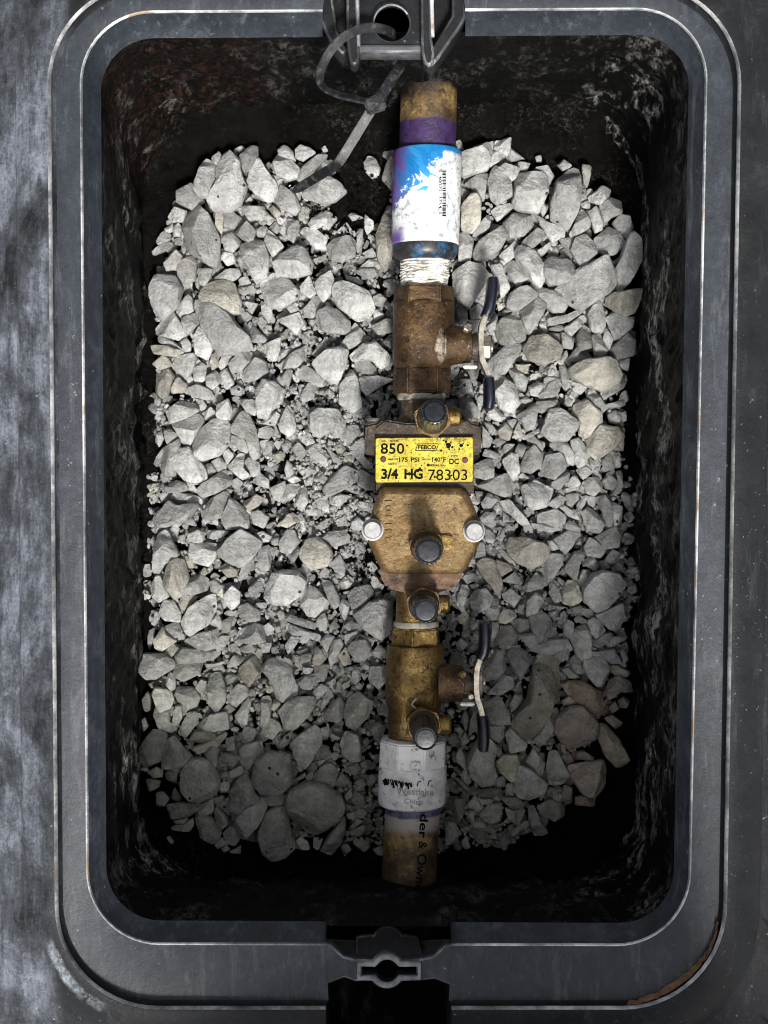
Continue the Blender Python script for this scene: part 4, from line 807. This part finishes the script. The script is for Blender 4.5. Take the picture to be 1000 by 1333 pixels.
# pipe from the top wall
pt = turned('inlet_pipe', [(60, 36.5), (130, 36.5), (196, 36.5)], PIPE_T, bp)
cp = turned('coupling', [(189, 38), (189, 43), (191, 44.5), (250, 44.5), (312, 43.5), (314, 42)], COUP, bp)
turned('coupling_shoulder', [(313, 42.2), (324, 42.4), (331, 39), (336, 33)], m_plain('tarred_primer', (.018, .016, .015), .4, 0, .6, 120, (.02, .16, .36)), cp)
# barcode and its digits
bc = MB(); pl_ = on_cyl(44.3); y = 221.0; rr = random.Random(3)
while y < 281:
    hgt = rr.choice([.5, .8, 1.2, 1.8]); wd = 4.6
    q = [pl_(576, y), pl_(576+wd, y), pl_(576+wd, y+hgt), pl_(576, y+hgt)]; bc.add(q, [(0, 1, 2, 3)]); y += hgt+rr.choice([.5, .7, 1.0, 1.4])
obj('barcode', bc.v, bc.f, BLACK, cp, False)
lettering([('0', 571.2, 221, 4.2, 3, math.pi/2, .01), ('40020', 571.2, 229, 4.2, 20, math.pi/2, .01), ('13754', 571.2, 252, 4.2, 19, math.pi/2, .01), ('0', 571.2, 276, 4.2, 3, math.pi/2, .01)], pl_, 'printed_code', BLACK, cp)
tp = [(331, 33)]
for k in range(9): tp += [(336+k*3.7, 32.2+.25*(k % 2)-k*.2), (338.2+k*3.7, 30.6+random.uniform(-.4, .6)-k*.12)]
tt = turned('thread_tape', tp+[(373, 30)], TAPE, bp)
for v in tt.data.vertices:
    n_ = mnoise.fractal(v.co*260, .8, 2, 3); v.co += Vector((n_*.0009, mnoise.noise(v.co*180)*.0012, n_*.0011))

def lever(body, xs, ymid, hi, lo, nut_y, mat_boss, zc):
    """side lever seen edge-on: stem along +x, strap bent in the picture plane, two vinyl grips"""
    bx0, bx1 = xs
    c0 = P(bx0-14, ymid, zc); s = MPP(zc)
    m = MB(); m.rings(lathe_axis(c0, (1, 0, 0), [(0, 26*s), ((bx1-bx0)*s*.6, 25.5*s), ((bx1-bx0)*s, 24*s), ((bx1-bx0+11)*s, 23*s), ((bx1-bx0+12)*s, 19*s)], 36)); m.build('stem_boss', mat_boss, body)
    m = MB(); m.rings(lathe_axis(P(bx1-3, ymid+2, zc), (1, 0, 0), [(0, 17*s), (8*s, 17*s), (8.2*s, 12*s), (16*s, 12*s)], 28)); m.build('packing_ring', BR_DK, body)
    m = MB(); m.rings(lathe_axis(P(bx1+10, nut_y, zc), (1, 0, 0), [(0, 15*s), (2*s, 16.5*s), (11*s, 16.5*s), (13*s, 14*s)], 6, math.pi/6)); m.build('stem_nut', STEEL, body, 30)
    m = MB(); m.rings(lathe_axis(P(bx1+22, nut_y, zc), (1, 0, 0), [(0, 7*s), (3.5*s, 6.5*s)], 16)); m.build('stem_end', STEEL, body)
    def strap(name, pts, tpx, wz, mat, rounded=False):
        m = MB(); rings = []; N = len(pts)
        for i in range(N):
            a = Vector(pts[max(i-1, 0)]); b = Vector(pts[min(i+1, N-1)]); t = (b-a).normalized(); nn = Vector((-t.y, t.x))
            tap = 1.0
            if rounded and i in (0, N-1): tap = .55
            elif rounded and i in (1, N-2): tap = .93
            p0 = Vector(pts[i]); hw = tpx/2*tap; hz = wz/2*(tap if rounded else 1)
            ring = []
            k = 12 if rounded else 4
            for j in range(k):
                an = 2*math.pi*(j+.5)/k
                if rounded: du, dz = math.copysign(abs(math.cos(an))**.7, math.cos(an))*hw, math.copysign(abs(math.sin(an))**.5, math.sin(an))*hz
                else: du, dz = math.copysign(hw, math.cos(an)), math.copysign(hz, math.sin(an))
                q = p0+nn*du; w3 = P(q.x, q.y, zc); ring.append(Vector((w3.x, w3.y, zc+dz)))
            rings.append(ring)
        m.rings(rings); return m.build(name, mat, body, 40 if not rounded else 60, 0 if rounded else .0003)
    strap('lever', hi[-4:]+lo[:5], 6.5, .013, STEEL)
    def dens(pts):
        a, b = Vector(pts[0]), Vector(pts[1]); c, d = Vector(pts[-2]), Vector(pts[-1])
        return [tuple(a)]+[tuple(a.lerp(b, .18))]+list(pts[1:-1])+[tuple(c.lerp(d, .82)), tuple(d)]
    strap('lever_grip', dens(hi[:-2]), 14.5, .019, GRIP, True); strap('lever_grip', dens(lo[3:]), 14.5, .019, GRIP, True)
# upper ball valve
bv = turned('ball_valve', [(391, 38), (396, 39.5), (430, 39.5), (470, 38.5), (474, 37), (478, 35.5)], BR_UP, bp)
turned('hex_end', [(369, 36), (371, 39.5), (392, 40), (394, 38.5)], BR_UP, bv, hexa=6, bevel=.0006)
turned('hex_end', [(474, 36), (477, 38), (509, 38.5), (513, 35)], BR_UP, bv, hexa=6, bevel=.0006)
lever(bv, (592, 616), 449, [(641, 361), (641, 374), (639, 390), (636, 404), (631, 414), (627, 424), (625.5, 436)], [(625.5, 455), (627, 469), (632, 480), (636, 490), (637, 505), (637, 522), (635, 534)], 452, BR_UP, ZA+.004)
m = MB(); s = MPP(ZA); m.rings(lathe_axis(P(608, 428, ZA+.012), (.15, .3, 1), [(0, 6*s), (6*s, 6*s), (7*s, 4.5*s)], 6)); m.build('stop_screw', STEEL, bv)
m = MB(); m.box(P(612, 478, ZA+.008), (18*s, 4.5*s, .006)); m.build('stop_tab', m_plain('pale_oxide', (.5, .47, .42), .6, .2, .4), bv, 35, .0005)
# inlet neck, first test cock
nk = turned('inlet_neck', [(508, 29), (513, 31), (517, 31), (519, 27), (535, 26), (548, 30), (556, 34)], BR_DK, bp)
turned('tape_ring', [(511, 31.5), (514, 32.2), (518, 31.6), (520, 29)], TAPE2, nk)
def lathe_ribbed(c, ax, prof, n):
    R = lathe_axis(c, ax, prof, n); u = Vector(ax).normalized()
    for r in R[:3]:
        m0 = sum(r, Vector((0, 0, 0)))/n
        for i in range(n):
            if i % 4 < 2: r[i] = m0+(r[i]-m0)*.955
    return R
def test_cock(px, py, zb, mat, rcap=17.5, rhex=25, stub=(22, 38, 12), lean=(0, 0)):
    """vertical quarter-turn test cock: hexagon body, dark cap, brass screw on its right side; zb = height of the hexagon's top"""
    s = MPP(zb); c = P(px, py, zb)
    m = MB(); m.rings(lathe_axis((c.x, c.y, zb-.020), (0, 0, 1), [(0, 21*s), (.008, 21*s), (.010, rhex*.98*s), (.019, rhex*s), (.020, rhex*.93*s)], 6, .2)); b = m.build('test_cock', mat, bp, 30, .0005)
    ax = Vector((lean[0], lean[1], 1))
    m = MB(); m.rings(lathe_axis((c.x, c.y, zb-.001), ax, [(0, (rcap+3.5)*s), (.002, (rcap+3.2)*s), (.0035, (rcap+1)*s)], 32)); m.build('collar', BR_DK, b)
    sc = MPP(zb+.026)
    m = MB(); m.rings(lathe_ribbed((c.x, c.y, zb+.001), ax, [(0, (rcap+.8)*sc), (.021, (rcap+.6)*sc), (.0235, (rcap+.2)*sc), (.0248, (rcap-1.0)*sc), (.0250, (rcap-2.4)*sc), (.0242, (rcap-3.2)*sc), (.0242, (rcap-3.6)*sc), (.0249, (rcap-4.4)*sc), (.0250, (rcap-7)*sc)], 72)); m.build('cap', CAPM, b, 50)
    m = MB(); q = P(px+stub[0]-8, py-2, zb-.010); m.rings(lathe_axis(q, (1, 0, 0), [(0, stub[2]*s), ((stub[1]-stub[0]+5)*s, stub[2]*s), ((stub[1]-stub[0]+7)*s, (stub[2]-1.5)*s), ((stub[1]-stub[0]+8)*s, (stub[2]-3)*s)], 28)); m.build('side_screw', BR_LO, b)
    return b
test_cock(563, 545, -.078, BR_CV, 17, 26, (22, 38, 12.5), (0, .10))
# valve body: flange with ears, block
body = MB()
s = MPP(ZA)
def prism(m, pts, z0, z1, inset=0):
    a = [P(x, y, z1) for x, y in pts]; b = [Vector((p.x, p.y, z0)) for p in a]; m.rings([b, a])
prism(body, [(476, 553), (486, 550), (616, 550), (626, 553), (627, 592), (474, 592)], -.118, -.088)
vbod = body.build('check_valve_body', BR_DK, bp, 35, .0012)
m = MB(); prism(m, [(487, 564), (617, 564), (617, 646), (490, 646)], -.118, -.0855); m.build('body_block', BR_DK, vbod, 35, .0012)
m = MB(); prism(m, [(487, 556), (500, 546), (530, 551), (584, 551), (606, 546), (617, 556), (617, 568), (487, 568)], -.112, -.0868); m.build('flange_ridge', BR_DK, vbod, 35, .001)
m = MB(); prism(m, [(493, 700), (603, 700), (601, 752), (594, 766), (570, 772), (528, 772), (503, 766), (496, 752)], -.118, -.089); m.build('outlet_shoulder', m_brass('red_brown_bronze', (.06, .032, .02), (.13, .075, .045), (.24, .15, .09), .35, .5), vbod, 35, .002)
for x in (488, 613):
    m = MB(); c = P(x, 553, -.094); m.rings(lathe_axis(c, (0, 1, 0), [(-.002, 11*s), (.0028, 11*s), (.0034, 9.5*s)], 6, math.pi/6)); m.build('flange_bolt', m_plain('rusty_bolt', (.16, .14, .115), .5, .3, .5, 260, (.5, .48, .44)), vbod, 30, .0003)
# nameplate
ZN = -.0838
npl = plate('nameplate', [(491, 570), (614, 569), (616, 571), (616, 625), (614, 627), (491, 628), (489, 626), (489, 572)], [], ZN, .0016, YEL, bp, .0003)
flat = lambda z: (lambda px, py: P(px, py, z))
NF = flat(ZN+.00012)
lettering([('850', 495.5, 590.5, 13.5, 31, 0, .014), ('FEBCO', 544.5, 584.6, 5.0, 23.5, 0, .035), ('175', 519.5, 601, 5.4, 11.5, 0, .025), ('PSI', 535, 601, 5.4, 11, 0, .025), ('140°F', 562.5, 601, 5.6, 18, 0, .022),
           ('TYPE', 587, 594.5, 1.8, 9, 0, .02), ('DC', 585, 604, 6.8, 12.5, 0, .03), ('3/4', 496.5, 623, 12.5, 22, 0, .035), ('HG', 526.5, 623, 12.5, 24, 0, .035), ('78303', 557.5, 625, 14, 51, 0, .002),
           ('MODEL', 508, 575, 2.0, 11, 0, .02), ('NO.', 497, 575, 2, 6, 0, .01), ('MAX WP', 505, 599, 2.2, 13.5, 0, .03), ('MAX WT', 550, 599, 1.8, 11, 0, .02), ('SIZE', 505.5, 605, 2.0, 8, 0, .02), ('SERIAL No.', 559, 607, 2.6, 22, 0, .03)], NF, 'lettering', BLACK, npl)
m = MB()
def ribbon(m, pts, wd, place):
    for i in range(len(pts)-1):
        a, b = Vector(pts[i]), Vector(pts[i+1]); t = (b-a).normalized(); nn = Vector((-t.y, t.x))*wd/2
        m.add([place(*(a+nn)), place(*(b+nn)), place(*(b-nn)), place(*(a-nn))], [(0, 1, 2, 3)])
ribbon(m, [(544, 578), (571, 577.7), (568, 586.3), (541, 586.6), (544, 578)], .9, NF)
obj('logo_frame', m.v, m.f, BLACK, npl, False)
def blot(m, x, y, r, place, n=14, jag=.25):
    c = [(x+math.cos(2*math.pi*i/n)*r*(1+random.uniform(-jag, jag)), y+math.sin(2*math.pi*i/n)*r*(1+random.uniform(-jag, jag))) for i in range(n)]
    m.add([place(*q) for q in c], [tuple(range(n))])
m = MB(); NF2 = flat(ZN+.00018)
for x, y, r in ((584, 580, 3.6), (580.5, 575, 1.8), (577.5, 573.6, 1.2), (582, 572.5, .7), (589, 582.4, 1.6), (587, 576, 1.1), (585, 585, 1.3), (591.5, 585.5, .7), (574.5, 586.5, 1.6), (600.5, 580, 2.4), (603, 577.5, 1), (598, 577, .9), (609, 579.5, 1.5), (598, 585, 1.1), (602.5, 584.5, .8), (530, 580, 1.1), (557.5, 605.5, 1.9), (532.5, 617, 2.2), (544, 613, 2), (547, 609.5, 1.2), (537.5, 617.5, 1.6), (566, 621, 1.5), (549, 606, .8), (535.5, 589, .8), (588, 619, 1.2)):
    blot(m, x, y, r, NF2)
obj('grime_spot', m.v, m.f, BLACK, npl, False)
for x, y in ((499, 598), (605.5, 599)):
    m = MB(); c = P(x, y, ZN); m.rings(lathe_axis(c, (0, 0, 1), [(-.0004, 3.9*s), (.0004, 3.7*s), (.0008, 2.4*s)], 20)); m.build('rivet', PURP, npl)
# bronze cover with two zinc bolts
ZC = -.0795
oct_ = [(501, 634), (600, 635), (608, 640), (613, 648), (625, 678), (625, 708), (610, 738), (604, 745), (596, 748), (507, 748), (499, 744), (494, 738), (479, 706), (482, 672), (491, 646), (495, 638)]
cov = plate('cover', oct_, [], ZC, .013, BR_CV, bp, .0034)
m = MB()
for k in range(13):
    pass
def rot_place(z): return lambda px, py: P(px, py, z)
ct = lettering([('241101', 510, 708, 8.5, 56, -math.pi/2, .01)], rot_place(ZC+.0004), 'cast_lettering', BR_CV, cov)
md = ct.modifiers.new('th', 'SOLIDIFY'); md.thickness = .0007; md.offset = 0
for x, y in ((485, 690), (618, 692)):
    m = MB(); c = P(x, y, ZC+.005); m.rings(lathe_axis((c.x, c.y, ZC), (0, 0, 1), [(-.001, 14*s), (.0008, 14*s), (.001, 12*s), (.0045, 11.8*s), (.0055, 10*s)], 24)); b = m.build('cover_bolt', ZINC, cov, 40)
m = MB(); prism(m, [(572, 697), (588, 696), (593, 713), (584, 716), (572, 716)], ZC-.001, ZC+.0022); m.build('cover_boss', BR_LO, cov, 35, .0006)
test_cock(556, 713, -.0735, BR_CV, 18, 25, (20, 22, 9))
# outlet neck, third test cock, lower ball valve
nk2 = turned('outlet_neck', [(764, 30), (772, 27), (800, 26.5), (812, 27), (822, 30)], BR_LO, bp)
turned('tape_ring', [(811, 28.5), (814, 30), (818, 29.6), (820, 27)], TAPE2, nk2)
test_cock(552, 788, -.078, BR_CV, 17, 25, (22, 34, 12))
bl = turned('ball_valve', [(843, 36), (848, 37.5), (870, 37.7), (905, 38), (918, 37), (926, 35.5)], BR_LO, bp)
turned('hex_end', [(818, 31), (821, 34), (846, 34.5), (849, 33)], BR_LO, bl, hexa=6, rot=math.pi/6+.12, bevel=.0006)
turned('tail', [(920, 34), (930, 33.5), (982, 33)], BR_LO, bl)
lever(bl, (584, 606), 889, [(630, 808), (631, 820), (631, 836), (629, 849), (624, 858), (620.5, 868), (619.5, 878)], [(619.5, 897), (621, 908), (624.5, 918), (627, 928), (629, 945), (629.5, 962), (628.5, 977)], 888, BR_UP, ZA+.004)
m = MB(); m.rings(lathe_axis(P(602, 878, ZA+.013), (.1, .2, 1), [(0, 5.5*s), (5*s, 5.5*s), (6*s, 4*s)], 6)); m.build('stop_screw', BR_LO, bl)
m = MB(); m.box(P(608, 916, ZA+.006), (19*s, 4.5*s, .006)); m.build('stop_tab', m_plain('white_oxide', (.72, .70, .64), .6, .1, .3), bl, 35, .0005)
m = MB(); m.rings(lathe_axis(P(613, 906, ZA+.006), (0, 0, 1), [(0, 4.5*s), (.003, 4.5*s), (.0036, 3*s)], 14)); m.build('stop_pin', STEEL, bl)
# curled strand of old tape on the lower valve
tube_path([on_cyl(37.5)(x, y)+Vector((0, 0, .0012)) for x, y in ((542, 909), (538, 913), (536, 917), (541, 921), (544, 925), (550, 924), (556, 927), (561, 931))], .0005, m_plain('pale_thread', (.5, .45, .36), .7), 'tape_strand', bl, 6, False)
test_cock(552, 945, -.078, BR_LO, 16.5, 25, (22, 36, 13), (0, -.05))
# white adapter and outlet pipe
ad = turned('pvc_adapter', [(1003, 43), (1006, 44.5), (1048, 44.5), (1054, 43.5), (1056, 40)], WHITE, bp)
turned('hex_collar', [(966, 40), (970, 45.5), (1004, 46), (1006, 44)], WHITE, ad, hexa=8, rot=math.pi/8+.08, bevel=.0006)
m = MB(); c = on_cyl(43)(541, 998); m.rings(lathe_axis(c, (0, -.1, 1), [(-.001, 7*s), (.0006, 7*s), (.001, 5.5*s)], 24)); m.build('mould_mark', WHITE, ad)
lettering([('Westlake', 516, 1034, 9, 49, .04, .01), ('China', 526, 1046, 6.5, 25, .06, .0)], on_cyl(44.8), 'moulded_lettering', m_plain('grey_relief', (.26, .25, .24), .6), ad)
m = MB(); rr = random.Random(5); mk = on_cyl(44.9)
x = 499.0
while x < 536:
    ht = rr.uniform(4, 9); yb = 1014+(x-499)*.12+rr.uniform(-1, 2)
    ribbon(m, [(x, yb), (x+rr.uniform(.5, 3), yb+ht)], rr.uniform(1.2, 2.6), mk); x += rr.uniform(1.3, 2.6)
for x, y in ((543, 1020), (557, 1019)): ribbon(m, [(x, y+4), (x+1.5, y-2), (x+5, y-3)], 1.3, mk)
obj('marker_scrawl', m.v, m.f, BLACK, ad, False)
CXP = lambda y: 537.5-(y-1060)*.058
op = turned('outlet_pipe', [(1046, 36), (1100, 36), (1240, 36)], PIPE_B, bp, cx=CXP)
ang = math.pi/2+.075
lettering([('ader', 548.5, 1049, 10.5, 42, ang, .02), ('&', 545.5, 1095, 11, 10, ang, .012), ('Owner', 544, 1111, 12, 57, ang, .006)], on_cyl(36.2, CXP), 'printed_lettering', BLACK, op)

# ------------------------------------------------------------------ cable tie
def catmull(pts, n=8):
    out = []; N = len(pts)
    for i in range(N-1):
        p0, p1, p2, p3 = (Vector(pts[max(i-1, 0)]), Vector(pts[i]), Vector(pts[i+1]), Vector(pts[min(i+2, N-1)]))
        for k in range(n):
            t = k/n; out.append(.5*((2*p1)+(p2-p0)*t+(2*p0-5*p1+4*p2-p3)*t*t+(3*p1-p0-3*p2+p3)*t**3))
    out.append(Vector(pts[-1])); return out
def strip(name, ctrl, wd, th, mat, parent, roll=0.5, point=False):
    pts = [P(x, y, z) for x, y, z in ctrl]; pts = catmull(pts); N = len(pts); m = MB(); rings = []
    for i, p in enumerate(pts):
        t = (pts[min(i+1, N-1)]-pts[max(i-1, 0)]).normalized()
        s0 = t.cross(Vector((0, 0, 1))).normalized(); u0 = s0.cross(t)
        r = roll if not hasattr(roll, '__len__') else roll[0]+(roll[1]-roll[0])*i/(N-1)
        s1 = s0*math.cos(r)+u0*math.sin(r); u1 = u0*math.cos(r)-s0*math.sin(r)
        k = 1.0
        if point and i > N-6: k = .35+.65*(N-1-i)/5
        rings.append([p+s1*wd/2*k+u1*th/2, p-s1*wd/2*k+u1*th/2, p-s1*wd/2*k-u1*th/2, p+s1*wd/2*k-u1*th/2])
    m.rings(rings); return m.build(name, mat, parent, 40, .00025)
tie = empty('cable_tie'); tag(tie, 'black nylon cable tie looped through the hasp hole, its tail hanging over stones', 'cable tie')
strip('loop_strap', [(517, 52, -.028), (512, 44, -.014), (500, 38, -.005), (478, 36, .000), (452, 45, .004), (430, 66, .004), (417, 94, 0), (420, 112, -.004), (440, 123, -.008), (464, 129, -.011), (486, 133, -.013)], .0040, .0012, TIE, tie, (.45, .8))
strip('return_strap', [(488, 136, -.0145), (502, 116, -.017), (512, 100, -.019), (521, 86, -.022), (525, 74, -.026), (521, 58, -.029)], .0046, .0012, TIE, tie, -.15)
strip('tail', [(490, 132, -.0145), (478, 152, -.016), (462, 178, -.019), (446, 204, -.022), (437, 215, -.026), (420, 226, -.036), (400, 238, -.046), (381, 250, -.054)], .0043, .0012, TIE, tie, .3, True)
m = MB(); c = P(488, 136, -.013); m.box((0, 0, 0), (.0088, .0066, .006)); a = .35
m.v = [Vector((v.x*math.cos(a)-v.y*math.sin(a), v.x*math.sin(a)+v.y*math.cos(a), v.z))+c for v in m.v]; m.build('head', TIE, tie, 35, .0008)

# ------------------------------------------------------------------ a few grass blades at the right edge
m = MB(); rr = random.Random(4)
for (x, y, z) in ((1004, 1215, -.01), (1003, 1345, -.012), (1022, 1260, -.02), (1030, 1330, -.02), (1040, 1180, -.02), (1045, 1000, -.02), (1040, 1290, -.02)):
    b = P(x+22, y+14, -.031); t = P(x-6, y, z+.012); mid = b.lerp(t, .55)+Vector((0, 0, .012)); sd = Vector((0, .0022, 0))
    m.add([b-sd, b+sd, mid+sd*.9, mid-sd*.9, t+Vector((0, 0, .0002))], [(0, 1, 2, 3), (3, 2, 4)])
o = m.build('grass', GRASS, None, 80); tag(o, 'yellow-green grass blades at the right edge of the box', 'grass', kind='stuff')

# ------------------------------------------------------------------ lid-shaped blocker added outside the frame to shade the pit's lower right
def blocker_lid():
    root = empty('shade_blocker'); tag(root, 'added lid-shaped shade blocker, standing on end unseen beyond the bottom edge', 'shade blocker')
    hw, hh, r, n = .140, .212, .03, 8
    pts = []
    for cx_, cy_, a0 in ((hw-r, hh-r, 0), (-hw+r, hh-r, 90), (-hw+r, -hh+r, 180), (hw-r, -hh+r, 270)):
        pts += [(cx_+r*math.cos(math.radians(a0+90*i/n)), cy_+r*math.sin(math.radians(a0+90*i/n))) for i in range(n+1)]
    m = MB(); m.rings([[Vector((x*k, y*k, z)) for x, y in pts] for k, z in ((.985, -.004), (1, -.002), (1, .004), (.985, .006))]); m.build('blocker_panel', PLAS, root)
    for x in (-.09, -.03, .03, .09):
        m = MB(); m.box((x, 0, -.011), (.004, .36, .014)); m.build('blocker_rib', PLAS, root)
    yaw, lean = math.radians(BLOCKER_YAW), math.radians(78)
    root.rotation_euler = (lean, 0, yaw)
    root.location = (BLOCKER_X, BLOCKER_Y, -.03+hh*math.sin(lean)+.002)
blocker_lid()
